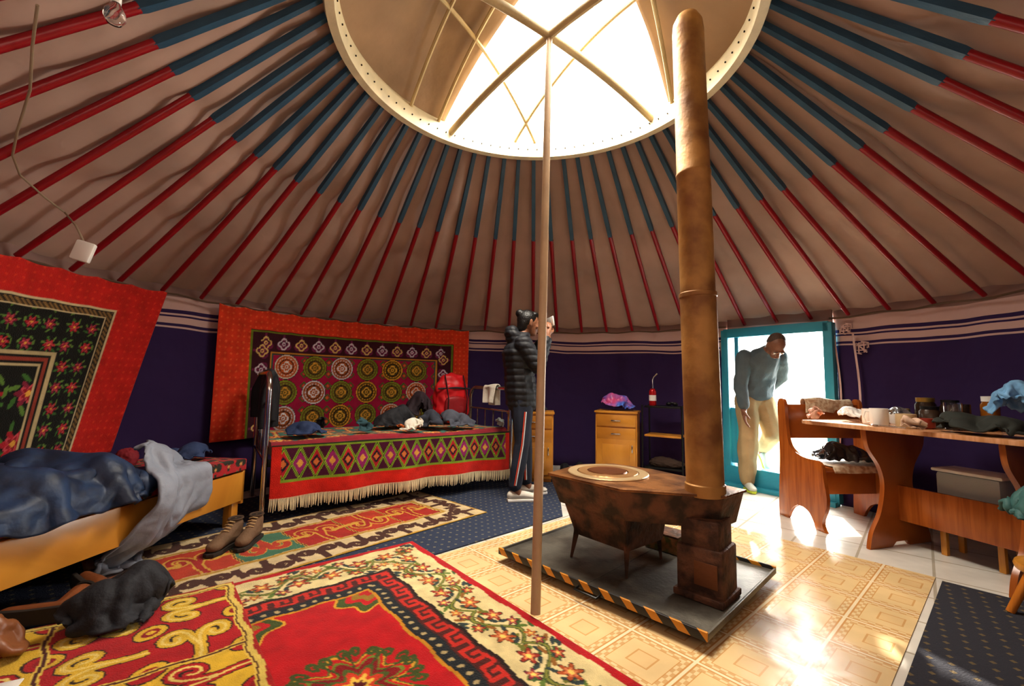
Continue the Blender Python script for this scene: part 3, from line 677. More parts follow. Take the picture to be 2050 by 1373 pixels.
bp=thing('backpack','red nylon backpack leaning on the bed','backpack',BP(1.72,.60,.74),ba); bp.scale=(1.3,1.05,1.25)
b=B(); b.hull([((0,0,-.06),(.15,.10,.08)),((0,.0,.12),(.15,.10,.1)),((0,.01,.2),(.12,.08,.07))]); b.remesh('body',M_redc,bp,.01,4,post=lambda c,n:c+n*.018*nz(c.x*16,c.y*16,c.z*16))
b=B(); b.hull([((0,-.10,-.03),(.10,.035,.05)),((0,-.10,.05),(.095,.03,.035))]); b.remesh('pocket',mat('dark_red_nylon','#860f17',.5,var=.2,bump=.3,bscale=30),bp,.008,3)
b=B(); 
for x in (-.08,.08): b.tube([(x,-.11,-.12),(x,-.142,-.02),(x,-.145,.06),(x,-.10,.16),(x,-.05,.25)],.009,6,sq=.4)
b.tube([(-.14,-.06,.14),(0,-.112,.15),(.14,-.06,.14)],.008,6)
b.done('strap',M_blackcloth,bp)
cloth('jacket',(.36,.34),BP(1.38,.62,BT),mat('dark_plum_cloth','#2a1c24',.8,var=.3),ba,9,.3,blobs=[(0,0,.12,.08,.07,.19),(-.08,-.03,.08,.05,.05,.1)],start=(0,0,.38),label='dark jacket propped against the red backpack',cat='clothes')
cloth('cap',(.13,.13),BP(.48,.34,BT),M_blackcloth,ba,10,.2,blobs=[(0,0,.02,.05,.05,.05)],cell=.009,thick=.005,crease=.001,label='small black cap on the bedspread',cat='cap')
def hung(name,m,w,d1,d2,seed,parent=None,thick=.02,fold=.045,**k):
    n1=60; n2=90; s=np.linspace(-d1,d2,n2); P=np.zeros((n2,n1,3))
    for i,t in enumerate(s):
        for j,x in enumerate(np.linspace(-w/2,w/2,n1)):
            f=nz(x*9+seed,t*1.2+seed,seed)*fold*min(1,abs(t)*6)
            r=.03
            if abs(t)<r*1.4: y=r*math.sin(t/(r*1.4)*pi/2); z=r*math.cos(t/(r*1.4)*pi/2)
            else: y=math.copysign(r,t)+f+math.copysign(.02*abs(t)*2,t); z=-(abs(t)-r*1.4)
            taper=1-.25*(abs(t)/max(d1,d2))*(.5+nz(seed,t*2,3))
            P[i,j]=(x*taper,y,z+.02*nz(x*6,t*3,seed+5))
    o=gridmesh(name,P,None,m,parent,thick=thick,**k); return o
o=hung('jacket',M_blackcloth,.46,.45,.40,3.3,thick=.05,fold=.12,label='black jacket draped over the chrome bed end',cat='clothes'); o.location=BP(.03,.42,1.03); o.rotation_euler=(0,0,ba+pi/2)
o=hung('towel',M_whitec,.24,.22,.2,7.1,thick=.008,label='pale towel hung over the bed foot rail',cat='towel'); o.location=BP(BL,.36,.935); o.rotation_euler=(0,0,ba+pi/2)
# ---------------------------------------------------------------- wooden bed at left
d0=Vector((-1.80,3.06)); d1=Vector((-1.96,1.43)); ax=(d1-d0).normalized(); wa=math.atan2(ax.y,ax.x)
LBL,LBD=1.66,.60
wb=thing('bed','low yellow pine bed with patterned red mattress','bed',(d0.x,d0.y,0),wa)
b=B(); b.box((LBL/2,-.012,.265),(LBL,.024,.19)); b.done('side_rail',M_wood_y,wb)
b=B(); b.box((LBL/2,-LBD,.265),(LBL,.024,.19)); b.done('side_rail',M_wood_y,wb)
b=B(); b.box((.012,-LBD/2,.26),(.024,LBD,.22)); b.done('end_board',M_wood_y,wb)
b=B(); b.box((LBL-.012,-LBD/2,.26),(.024,LBD,.22)); b.done('end_board',M_wood_y,wb)
for x in (.05,LBL-.05):
    for y in (-.05,-LBD+.05):
        b=B(); b.box((x,y,.09),(.06,.06,.16)); b.done('leg',M_wood_y,wb)
nx,ny=260,110
X,Tt=np.meshgrid(np.linspace(0.0,LBL,nx),np.linspace(0,.68,ny))
def matt(x,t):
    C=np.zeros(x.shape+(3,)); put(C,x>-9,'#a81c24'); u,v,i,j=cell(x,t,.11); put(C,horn(u,np.where(i%2==0,v,-v))<.09,'#2a2a20'); put(C,flower(u,v-.2,.14),'#c98f50'); put(C,np.hypot(u-.3,v+.3)<.1,'#3d7a52'); return C
Y2=np.where(Tt<.6,-LBD+Tt,0.005); Z2=np.where(Tt<.6,.445+.008*np.sin(X*8),.445-(Tt-.6)*.9)
gridmesh('mattress',np.stack([X,Y2,Z2],-1),matt(X,Tt),M_textile,wb,thick=.06)
def WP(x,y,z):
    c,s=math.cos(wa),math.sin(wa); return (d0.x+x*c-y*s,d0.y+x*s+y*c,z)
M_slp=mat('navy_quilt_nylon','#24395a',.5,var=.3,bump=.5,bscale=18,c2='#17233a')
L0=WP(0,0,0)
bedbox=[((LBL/2,-LBD/2,.355),(LBL,LBD+.02,.20)),((LBL/2,-LBD-.08,.6),(LBL,.10,.9)),((LBL/2,0,-.1),(3,3,.2))]
cloth('sleeping_bag',(.92,.60),L0,M_slp,wa,2,.32,boxes=bedbox,blobs=[(1.38,-.24,.47,.17,.12,.17),(1.02,-.34,.47,.10,.09,.15),(.90,-.10,.47,.07,.10,.12),(1.18,-.06,.47,.06,.08,.10)],start=(1.16,-.22,.74),cell=.018,thick=.022,stiff=1.0,crease=.0035,cf=11,rough=.025,label='rumpled navy sleeping bag bunched on the low bed',cat='sleeping bag')
cloth('jacket',(.42,.88),L0,mat('grey_blue_nylon','#868c99',.6,var=.2,bump=.4,bscale=25),wa,5,.18,boxes=bedbox,blobs=[(.48,-.27,.46,.12,.12,.12),(.64,-.12,.46,.09,.10,.15),(.74,.06,.38,.07,.05,.1)],start=(.56,.07,.66),cell=.016,thick=.014,stiff=.8,crease=.003,cf=13,rough=.03,label='pale grey padded jacket hanging off the bed edge',cat='clothes')
cloth('blanket',(.5,.28),L0,mat('black_blanket','#1c2029',.8,var=.3),wa,8,.28,boxes=bedbox,blobs=[(1.5,-.40,.5,.16,.09,.22),(1.2,-.44,.5,.12,.07,.19)],start=(1.40,-.40,.80),thick=.016,stiff=1.0,crease=.003,rough=.03,label='black blanket bunched on the bed',cat='blanket')
cloth('sweater',(.24,.22),WP(.18,-.24,.462),M_navyc,wa,12,.3,blobs=[(0,0,.03,.06,.05,.06)],cell=.012,label='small folded dark blue sweater on the mattress',cat='clothes')
heap('pouch',(.12,.12,.10),WP(.40,-.48,.46),mat('dark_red_cloth','#7a1420',.8),13,.15,rz=wa,label='small dark red pouch at the wall side of bed',cat='pouch')
# ---------------------------------------------------------------- floor items left
M_boot=mat('brown_suede','#6a5039',.85,var=.25,bump=.4,bscale=50)
def boot(loc,rz,group='pair of boots by the bed'):
    t=thing('boot','brown suede lace-up ankle boot standing by the bed','boot',loc,rz,group)
    b=B(); b.prism([(-.05,-.035),(.0,-.036),(.08,-.03),(.15,-.045),(.2,-.03),(.215,0),(.2,.03),(.15,.045),(.08,.032),(0,.036),(-.05,.035),(-.065,0)],0,.022,bev=.004); b.done('sole',mat('sole_rubber','#2a2019',.8),t)
    b=B(); b.hull([((-.02,0,.055),(.042,.038,.04)),((.07,0,.06),(.04,.036,.045)),((.15,0,.045),(.055,.042,.032))]); b.hull([((-.015,0,.06),(.045,.038,.04)),((-.015,0,.12),(.045,.04,.03))]); b.hull([((.06,0,.07),(.04,.034,.03)),((-.005,0,.11),(.045,.036,.03))])
    b.remesh('upper',M_boot,t,.006,3)
    b=B(); b.lathe([(.036,.0),(.041,.006),(.038,.012),(.028,.008),(.026,-.01)],20,M=Matrix.Translation((-.015,0,.14))@Matrix.Diagonal((1.15,1,1,1))); b.mi=1; b.lathe([(.034,.0),(.034,.006)],20,M=Matrix.Translation((-.015,0,.142))@Matrix.Diagonal((1.1,1,1,1))); b.done('collar',[mat('collar','#493627',.9),M_dark],t)
    b=B()
    for k in range(4): b.tube([(.075-.016*k,-.024,.10+.012*k),(.085-.016*k,0,.108+.012*k),(.075-.016*k,.024,.10+.012*k)],.003,6)
    b.done('laces',mat('laces','#c0a070',.8),t)
p=G(444,1096,.016); boot((p.x+.03,p.y+.05,.017),math.radians(-92)); p=G(492,1086,.016); boot((p.x+.02,p.y+.05,.017),math.radians(-82))
cloth('jacket',(.30,.30),(-1.53,1.83,.034),M_blackcloth,.3,21,.4,blobs=[(.04,.05,.06,.05,.05,.12),(-.05,-.04,.05,.05,.05,.10),(-.05,.07,.04,.04,.04,.08)],thick=.012,crease=.004,start=(0,0,.26),label='black down jacket heaped on the rug',cat='clothes')
cloth('handbag',(.20,.20),(-1.80,1.60,.036),mat('brown_leather_bag','#7a4a2a',.4,var=.3),0,22,.2,blobs=[(0,0,.06,.07,.07,.09)],start=(0,0,.24),crease=.003,label='brown leather bag slumped on the rug',cat='bag')
M_lea=mat('brown_leather','#7a4526',.4,var=.3)
def shoe(loc,rz,m,s=1.0,tilt=0):
    t=thing('leather_boot','brown leather boot lying on the rug','boot',loc,rz,'leather boots on the rug'); t.scale=(s,s,s); t.rotation_euler=(tilt,0,rz)
    b=B(); b.hull([((-.02,0,.05),(.045,.04,.045)),((.08,0,.055),(.045,.04,.045)),((.17,0,.045),(.06,.045,.035))]); b.hull([((-.02,0,.06),(.05,.042,.04)),((-.03,0,.2),(.055,.05,.03))]); b.remesh('upper',m,t,.006,3)
    b=B(); b.prism([(-.07,-.04),(.1,-.036),(.2,-.045),(.24,0),(.2,.045),(.1,.036),(-.07,.04)],0,.02,bev=.004); b.done('sole',MATS['sole_rubber'],t)
    b=B(); b.lathe([(.045,0),(.052,.008),(.045,.014)],20,M=(-.03,0,.225)); b.done('collar',M_dark,t)
shoe((-1.80,1.97,.065),math.radians(150),M_lea,s=.9,tilt=1.5); shoe((-1.77,1.79,.065),math.radians(200),M_lea,s=.8,tilt=1.5)
b=B(); b.box((0,0,.004),(.06,.08,.006)); b.done('paper_scrap',M_white,loc=(-1.53,1.43,.034),rot=(0,0,.5),label='small white scrap of paper on the rug',cat='paper')
# ---------------------------------------------------------------- wall furniture
def cabinet(loc,rz,label,w=.48,d=.32,h=.68):
    t=thing('cabinet',label,'cabinet',loc,rz)
    b=B(); b.box((0,0,h/2+.01),(w,d,h-.05)); b.box((0,0,.02),(w-.04,d-.04,.04)); b.box((0,-.005,h-.01),(w+.02,d+.03,.022)); b.done('body',M_wood_y,t)
    for z in (h-.1,h-.24):
        dr=B(); dr.box((0,-d/2-.006,z),(w-.03,.016,.125)); o=dr.done('drawer',M_wood_y,t)
        k=B(); k.box((0,-d/2-.02,z),(.1,.014,.012)); k.done('handle',M_chrome,o)
    dr=B(); dr.box((0,-d/2-.006,(h-.32)/2+.05),(w-.03,.016,h-.37)); dr.box((0,-d/2-.016,(h-.32)/2+.05),(w-.15,.01,h-.48)); o=dr.done('door',M_wood_y,t)
    k=B(); k.box((w/2-.05,-d/2-.022,(h-.32)/2+.12),(.012,.014,.08)); k.done('handle',M_chrome,o)
    return t
a=WA(1243,880); c1=pol(a,2.62); cabinet(c1,a-pi/2,'yellow pine bedside cabinet with two drawers against the wall',h=.70,w=.44)
cabinet((.21,4.62,.009),math.radians(-4),'yellow pine cabinet standing behind the woman',w=.46,d=.3,h=.69)
cloth('plastic_bag',(.34,.28),(c1.x-.01,c1.y,.708),mat('pink_plastic','#e0609a',.25,var=.3,c2='#4a70d0',scale=4,bump=.6,bscale=25),a-pi/2,31,.3,blobs=[(-.06,0,.07,.05,.05,.10),(.07,0,.06,.04,.04,.09)],cell=.011,thick=.003,boxes=[((0,0,-.1),(.46,.32,.2))],label='crumpled pink and blue plastic bag on the cabinet',cat='plastic bag')
cloth('cloth',(.30,.24),(.21,4.6,.70),M_blackcloth,0,32,.3,blobs=[(0,0,.05,.07,.06,.08)],label='black cloth heap on the cabinet behind the woman',cat='clothes')
a=WA(1342,870); rk=pol(a,2.62); t=thing('rack','black metal rack with wooden shelves','shelf rack',rk,a-pi/2)
w,d=.40,.28
for x in (-w/2,w/2):
    for y in (-d/2,d/2):
        b=B(); b.tube([(x,y,0),(x,y,.78)],.009,8); b.done('post',M_black,t)
for z,m in ((.76,M_black),(.46,M_wood_y),(.13,M_black)):
    b=B(); b.box((0,0,z),(w-.03,d-.03,.02)); b.done('shelf',m,t)
def RP(x,y,z,c=rk,an=a-pi/2):
    return (c.x+x*math.cos(an)-y*math.sin(an),c.y+x*math.sin(an)+y*math.cos(an),z)
to=thing('gas_torch','red gas canister with a torch nozzle on the rack','gas torch',RP(-.12,-.02,.771))
b=B(); b.lathe([(.036,0),(.038,.01),(.038,.15),(.024,.175),(.015,.18)],24); b.done('canister',mat('red_can','#b3141a',.3,.3),to)
b=B(); b.lathe([(.0381,.05),(.0386,.05),(.0386,.11),(.0381,.11)],24,closed=True); b.done('can_label',M_white,to)
b=B(); b.tube([(0,0,.175),(0,0,.22)],.012,10); b.tube([(0,0,.21),(0,0,.27),(.01,0,.30),(.05,0,.34)],[.006,.006,.006,.01],8); b.done('nozzle',M_chrome,to)
b=B(); b.tube([(-.06,0,.01),(-.02,.0,.035),(.02,0,.035),(.06,0,.01)],.007,8); b.sph((-.03,0,.022),(.03,.02,.02)); b.sph((.03,0,.022),(.03,.02,.02)); b.done('sunglasses',M_black,loc=RP(.08,-.03,.772),rot=(0,0,a-pi/2),label='black sunglasses lying on top of the rack',cat='sunglasses')
heap('cloth',(.34,.2,.09),RP(.0,-.0,.143),mat('dark_brown_cloth','#3a2a20',.9),35,.2,rz=a-pi/2,label='dark folded cloth on lowest rack shelf',cat='clothes')
for k,(u_,v_) in enumerate(((1130,945),(1160,942),(1395,940),(1345,948))):
    p=G(u_,v_,0); q=Vector((p.x-CX,p.y-CY)); 
    if q.length>2.6: q=q.normalized()*(2.66 if k<2 else 2.3)
    heap('slipper',(.24,.10,.09),(CX+q.x,CY+q.y,.012 if k<2 else .003),M_blackcloth,40+k,.15,1.5,rz=math.radians(80),sub=4,label='dark slipper on the floor by the wall',cat='slipper',group='slippers by the wall')
# ---------------------------------------------------------------- stove and tray
TC=Vector((.66,2.44)); ta=math.atan2(-.71,.70)
tray=thing('stove_tray','steel floor tray with black and yellow hazard edging','tray',(TC.x,TC.y,0),ta)
b=B(); b.box((0,0,.055),(1.14,.88,.012),bev=.002)
b.box((0,0,.0622),(.006,.86,.0015),bev=0)
b.done('tray_plate',M_steel,tray)
def hazard():
    m=bpy.data.materials.new('hazard_stripes'); m.use_nodes=True; nt=m.node_tree; p=nt.nodes['Principled BSDF']
    tc=nd(nt,'ShaderNodeTexCoord'); sx=nd(nt,'ShaderNodeSeparateXYZ'); nt.links.new(tc.outputs['Object'],sx.inputs[0])
    a1=nd(nt,'ShaderNodeMath',operation='ADD'); nt.links.new(sx.outputs[0],a1.inputs[0]); nt.links.new(sx.outputs[1],a1.inputs[1])
    a2_=nd(nt,'ShaderNodeMath',operation='ADD'); nt.links.new(a1.outputs[0],a2_.inputs[0]); nt.links.new(sx.outputs[2],a2_.inputs[1])
    m1=nd(nt,'ShaderNodeMath',operation='MULTIPLY'); m1.inputs[1].default_value=9; nt.links.new(a2_.outputs[0],m1.inputs[0])
    f=nd(nt,'ShaderNodeMath',operation='FRACT'); nt.links.new(m1.outputs[0],f.inputs[0])
    g=nd(nt,'ShaderNodeMath',operation='GREATER_THAN'); g.inputs[1].default_value=.55; nt.links.new(f.outputs[0],g.inputs[0])
    mx=nd(nt,'ShaderNodeMix',data_type='RGBA'); mx.inputs[6].default_value=(*lin('#1c1a18'),1); mx.inputs[7].default_value=(*lin('#c9861e'),1); nt.links.new(g.outputs[0],mx.inputs[0]); nt.links.new(mx.outputs[2],p.inputs['Base Color']); p.inputs['Roughness'].default_value=.5
    return m
M_haz=hazard()
for s in (-1,1):
    b=B(); b.box((0,s*.437,.062),(1.14,.012,.034),bev=.002); b.done('hazard_edge',M_haz,tray)
for s in (-1,1):
    b=B(); b.box((s*.567,0,.060),(.010,.87,.026),bev=.002); b.done('rim',M_steel,tray)
b=B(); b.tube([(-.02,-.445,.055),(-.02,-.475,.05),(.1,-.475,.05),(.1,-.445,.055)],.005,8); b.done('handle',M_black,tray)
for x in (-.45,.45):
    for y in (-.33,.33):
        b=B(); b.box((x,y,.027),(.1,.08,.044)); b.done('foot_block',mat('old_wood_block','#4a2e1e',.9),tray)
ex=Vector((.70,-.71)).normalized(); ey=Vector((.71,.70)).normalized()
st=thing('stove','rusty iron wood stove with round cooking rings and tall pipe','stove',(TC.x,TC.y,.063),ta)
TOPZ=.455
poly=[(-.30,-.33),(.15,-.35),(.52,-.11),(.54,.09),(.34,.13),(.02,.20),(-.22,.18),(-.34,.0)]
b=B(); 
V1=[b.bm.verts.new((x,y,TOPZ-.015)) for x,y in poly]; V0=[b.bm.verts.new((x*.92+.01,y*.86,TOPZ-.16)) for x,y in poly]
for i in range(len(poly)):
    j=(i+1)%len(poly); b.bm.faces.new((V0[i],V0[j],V1[j],V1[i]))
b.bm.faces.new(V1); b.bm.faces.new(V0[::-1])
bmesh.ops.bevel(b.bm,geom=list(b.bm.edges),offset=.003,segments=2,affect='EDGES')
b.done('upper_body',M_rust,st,ang=25)
b=B(); b.prism([(x*1.02,y*1.02) for x,y in poly],TOPZ-.016,TOPZ-.004,bev=.002); b.done('top_plate',mat('top_plate_iron','#a06e42',.35,.55,c2='#6e482c',scale=5,bump=.3),st,ang=25)
fb=[(-.27,-.24),(.12,-.27),(.16,.10),(.06,.16),(-.2,.14),(-.28,.03)]
b=B(); V1=[b.bm.verts.new((x*1.02,y*1.02,TOPZ-.15)) for x,y in fb]; V0=[b.bm.verts.new((x*.85,y*.8,.12)) for x,y in fb]
for i in range(len(fb)):
    j=(i+1)%len(fb); b.bm.faces.new((V0[i],V0[j],V1[j],V1[i]))
b.bm.faces.new(V1); b.bm.faces.new(V0[::-1]); bmesh.ops.bevel(b.bm,geom=list(b.bm.edges),offset=.003,segments=2,affect='EDGES'); b.done('firebox',M_rust,st,ang=25)
for x,y in ((-.22,-.19),(.09,-.2),(.09,.12),(-.2,.11)):
    b=B(); b.tube([(x*1.1,y*1.1,.0),(x,y,.14),(x*.98,y*.98,.2)],[.012,.028,.038],4,sq=.6); b.done('leg',M_rust,st)
cxy=(-.09,-.09)
for r0_,r1_,z,nm in ((.215,.165,.0,'outer'),(.16,.11,.003,'mid'),(.105,.0,.006,'lid')):
    b=B(); pr=[(r1_,TOPZ+z),(r1_,TOPZ+z+.008),(r0_-.004,TOPZ+z+.008),(r0_,TOPZ+z+.004),(r0_,TOPZ+z)] if r1_>0 else [(0.0001,TOPZ+z),(.0001,TOPZ+z+.01),(.02,TOPZ+z+.014),(r0_-.006,TOPZ+z+.008),(r0_,TOPZ+z)]
    b.lathe(pr,48,M=(cxy[0],cxy[1],-.003),closed=True); b.done('cooking_ring',mat('ring_iron_'+nm,{'outer':'#cdb288','mid':'#b08658','lid':'#7a4a2c'}[nm],.35,.6,bump=.2),st)
pb=Vector((.90-.66,2.07-2.44)); px,py=pb.dot(ex),pb.dot(ey)
b=B(); b.box((px,py,.12),(.20,.20,.21),rot=(0,0,.05),bev=.012); b.box((px,py,.015),(.22,.22,.03),bev=.006); b.box((px+.0,py,.27),(.17,.17,.14),rot=(0,0,.03),bev=.012); b.done('soot_box',mat('rust_box','#6e4a36',.7,.3,c2='#402c22',scale=8,bump=.8,bscale=35),st)
b=B(); b.box((px+.035,py-.103,.12),(.10,.006,.10),bev=.002); b.done('soot_door',mat('rust_door','#764a2c',.6,.4),st)
Mp=Matrix.Translation((px,py,TOPZ))@Matrix.Rotation(.018,4,Vector((.71,-.70,0)))@Matrix.Translation((0,0,-TOPZ))
b=B(); b.lathe([(.088,TOPZ-.02),(.088,TOPZ+.03),(.082,TOPZ+.035),(.0815,1.35),(.085,1.353),(.085,1.37),(.079,1.375),(.0785,1.95),(.081,1.953),(.081,1.965),(.077,1.97),(.075,2.70),(.07,2.75),(.05,2.79),(.02,2.805),(.0001,2.808)],40,M=Mp); b.done('stovepipe',M_pipe,st)
b=B(); b.box((0,0,.045),(.2,.14,.09)); b.mi=1; b.box((0,0,.092),(.206,.146,.012)); p=TC+ey*.30+ex*.05; b.done('tin_box',[mat('green_tin','#5a5a2a',.5,.3,c2='#a06a3a',scale=14),M_rust],loc=(p.x,p.y,.064),rot=(0,0,ta),label='small decorated tin box behind the stove on the tray',cat='box')
# ---------------------------------------------------------------- table and bench
tw=math.radians(16.9); TBX,TBY=2.563,2.72
tb=thing('table','orange-brown laminate table with curved panel legs','table',(TBX,TBY,0),tw)
def TP(x,y,z): return (TBX+x*math.cos(tw)-y*math.sin(tw),TBY+x*math.sin(tw)+y*math.cos(tw),z)
b=B(); pl=[]; 
for cx_,cy_,a0 in ((.25,.565,0),(-.25,.565,90),(-.25,-.565,180),(.25,-.565,270)):
    for k in range(6):
        an=math.radians(a0+k*18); pl.append((cx_+.06*math.cos(an),cy_+.06*math.sin(an)))
b.prism(pl,.735,.76,bev=.005); b.done('table_top',wood('light_tabletop','#cf9c78','#b58054',.22),tb)
def curve(pts,n=8):
    out=[]; P=[Vector((*p,0)) for p in pts]
    for i in range(len(P)-1):
        p0=P[max(i-1,0)]; p1=P[i]; p2=P[i+1]; p3=P[min(i+2,len(P)-1)]
        for k in range(n):
            t=k/n; q=.5*((2*p1)+(p2-p0)*t+(2*p0-5*p1+4*p2-p3)*t*t+(3*p1-p0-3*p2+p3)*t**3); out.append((q.x,q.y))
    out.append((P[-1].x,P[-1].y)); return out
lf=curve([(-.27,.735),(-.25,.62),(-.16,.5),(-.13,.38),(-.17,.22),(-.25,.1),(-.28,.0)])
rt=[(-x,y) for x,y in lf][::-1]
leg=lf+[(-.08,0),(-.05,.035),(.05,.035),(.08,0)]+rt
for y in (.2,-.45):
    b=B(); b.prism(leg,-.013,.013,M=Matrix.Translation((0,y,0))@Matrix.Rotation(pi/2,4,'X'),bev=.004); b.done('leg',M_wood_b,tb)
b=B(); b.box((0,-.125,.27),(.024,.64,.22)); b.done('stretcher',M_wood_b,tb)
BNX,BNY=2.50,3.14
bn=thing('bench','orange-brown wooden bench with high back near the door','bench',(BNX,BNY,0),math.radians(6))
prof=curve([(.0,0),(.03,.06),(-.02,.2),(.0,.36),(.03,.47),(.2,.49),(.31,.55),(.34,.7),(.35,.86),(.37,.90),(.41,.90),(.43,.86)],5)+curve([(.43,.86),(.42,.5),(.44,.2),(.45,.0)],5)+curve([(.36,.0),(.3,.1),(.2,.13),(.12,.08),(.09,0)],4)
for x in (-.32,.32):
    b=B(); b.prism(prof,-.013,.013,M=Matrix.Translation((x,0,0))@Matrix(((0,0,1,0),(1,0,0,0),(0,1,0,0),(0,0,0,1))),bev=.003); b.done('side_panel',M_wood_b,bn)
b=B(); b.box((0,.19,.425),(.614,.36,.03)); b.done('seat',M_wood_b,bn)
b=B(); b.box((0,.37,.73),(.614,.024,.26),rot=(-.06,0,0)); b.done('backrest',M_wood_b,bn)
b=B(); b.box((0,.25,.3),(.614,.02,.2)); b.done('panel',M_wood_b,bn)
def NP_(x,y,z): 
    r=math.radians(6); return (BNX+x*math.cos(r)-y*math.sin(r),BNY+x*math.sin(r)+y*math.cos(r),z)
M_pap=mat('printed_paper','#d9cdb4',.7,var=.1,c2='#b08f70',scale=18)
o=hung('cloth',M_pap,.4,.12,.12,4.4,thick=.004,label='printed cream cloth draped over the bench back',cat='cloth'); o.location=NP_(.05,.385,.875); o.rotation_euler=(0,0,math.radians(6))
X,Y=np.meshgrid(np.linspace(-.24,.24,50),np.linspace(-.21,.12,50)); Z=.008+.004*np.sin(X*20)*np.sin(Y*17); Z=np.where(Y<-.19,Z-(-.19-Y)*2.2,Z)
gridmesh('newspaper',np.stack([X,Y,Z],-1),None,M_pap,loc=NP_(-.02,.19,.443),rz=math.radians(6),thick=.002,label='printed newspaper spread over the bench seat',cat='newspaper')
cloth('plastic_bag',(.36,.26),NP_(-.05,.16,.456),mat('shiny_black_plastic','#44474d',.18,var=.4,metal=.5,bump=.6,bscale=22),math.radians(6),51,.35,blobs=[(-.05,0,.05,.05,.05,.08),(.08,0,.04,.05,.05,.06)],cell=.011,thick=.003,crease=.006,cf=24,label='shiny dark plastic bag on the bench seat',cat='plastic bag')
def mug(nm,loc,r,h,m,label,handle=True,rz=0):
    t=thing(nm,label,'mug' if handle else 'cup',loc,rz); b=B(); b.lathe([(.0001,0),(r*.85,0),(r,.01),(r,h),(r-.004,h),(r-.006,.008),(.0001,.008)],28); b.done('body',m,t)
    if handle:
        b=B(); b.tube([(r-.002,0,h*.8),(r+.02,0,h*.82),(r+.03,0,h*.5),(r+.018,0,h*.2),(r-.002,0,h*.2)],.005,8); b.done('handle',m,t)
TZ=.7605
mug('mug',TP(-.2,.15,TZ),.048,.11,M_white,'white ceramic mug on the table',rz=2.6)
mug('mug',TP(-.10,.27,TZ),.045,.10,M_white,'white mug standing behind another on the table',rz=1)
mug('cup',TP(-.17,.02,TZ),.05,.085,mat('beige_ceramic','#c9b088',.4),'wide beige cup on the table',False)
M_glass=mat('clear_glass','#ffffff',.03,trans=1,var=0,bump=0)
mug('glass',TP(.0,-.12,TZ),.042,.16,M_glass,'tall clear drinking glass on the table',False)
mug('glass',TP(.12,-.10,TZ),.040,.15,mat('smoked_glass','#4a3a2c',.1,trans=.6,var=0,bump=0),'dark smoked glass tumbler on the table',False)
mug('cup',TP(.12,.24,TZ),.05,.09,M_white,'white bowl-shaped cup among the jars',False)
mug('cup',TP(-.06,-.01,TZ),.05,.06,mat('red_bowl','#9a3a2a',.3),'small reddish-brown bowl on the table',False)
def jar(loc,r,h,m,lid,label):
    t=thing('jar',label,'jar',loc); b=B(); b.lathe([(.0001,0),(r*.95,0),(r,.008),(r,h*.75),(r*.8,h*.85),(r*.8,h*.88),(.0001,h*.88)],24); b.done('body',m,t)
    b=B(); b.lathe([(r*.85,h*.85),(r*.87,h),(.0001,h*1.01)],24); b.done('lid',lid,t)
M_jar=mat('dark_jar','#2a1c12',.2,var=.2); M_lidg=mat('gold_lid','#a8853c',.3,.7)
jar(TP(.20,.13,TZ),.055,.18,M_jar,M_lidg,'dark coffee jar with gold lid on the table')
jar(TP(.22,.01,TZ),.05,.17,M_jar,M_black,'dark jar with black lid on the table')
jar(TP(.08,.04,TZ),.052,.13,mat('brown_pot','#3c2a1c',.3),M_black,'short brown pot with black lid on the table')
jar(TP(.22,-.18,TZ),.042,.20,mat('honey_jar','#9a5a18',.15,var=.2,trans=.3),M_white,'amber honey jar with white lid on the table')
cloth('plastic_bag',(.32,.32),TP(.10,-.37,TZ+.003),mat('blue_plastic','#8cc4f0',.2,var=.3,trans=.3,bump=.6,bscale=22),tw,52,.25,blobs=[(-.03,0,.09,.05,.06,.19),(.05,.02,.07,.05,.05,.13)],start=(0,0,.36),cell=.011,thick=.003,crease=.006,cf=24,label='crumpled translucent blue plastic bag on the table',cat='plastic bag')
cloth('bag',(.22,.36),TP(-.17,-.33,TZ+.003),mat('olive_black_cloth','#22251f',.8,var=.4),tw,53,.25,blobs=[(0,.08,.03,.06,.06,.06),(0,-.08,.03,.06,.07,.05)],boxes=[((.1,0,-.1),(.6,1.0,.2))],label='dark olive pouch bag lying on the table',cat='bag')
cloth('wrapper',(.18,.16),TP(-.20,.38,TZ+.003),mat('pink_paper','#e0ac96',.6),tw,54,.35,blobs=[(0,0,.02,.04,.04,.05)],cell=.010,thick=.002,crease=.005,label='crumpled pink paper wrapper on the table',cat='wrapper')
cloth('wrapper',(.18,.16),TP(.0,.47,TZ+.003),M_white,tw,55,.3,blobs=[(0,0,.03,.04,.04,.05)],cell=.010,thick=.002,crease=.005,label='crumpled white plastic wrapper on the table',cat='wrapper')
cloth('foil',(.16,.14),TP(.0,.16,TZ+.003),mat('foil','#a9adb0',.25,.8,bump=.5,bscale=25),tw,56,.3,blobs=[(0,0,.03,.04,.04,.07)],cell=.010,thick=.002,crease=.005,label='crumpled silver foil packet on the table',cat='foil')
heap('bread_loaf',(.20,.12,.09),TP(.2,.44,TZ),mat('bread','#c79a63',.6),57,.12,1.5,label='loaf of bread on the table by the bench',cat='bread')
cloth('cloth',(.12,.12),TP(-.23,-.07,TZ+.003),mat('tan_cloth','#c8a890',.8),tw,58,.25,blobs=[(0,0,.01,.03,.03,.03)],cell=.010,thick=.004,label='rumpled tan cloth on the table edge',cat='cloth')
b=B(); b.box((0,0,.015),(.13,.08,.03),bev=.004); b.done('snack_box',mat('yellow_card','#c9a23a',.5,c2='#b0402a',scale=20),loc=TP(.04,.33,TZ),rot=(0,0,.3),label='small yellow and red snack box on the table',cat='box')
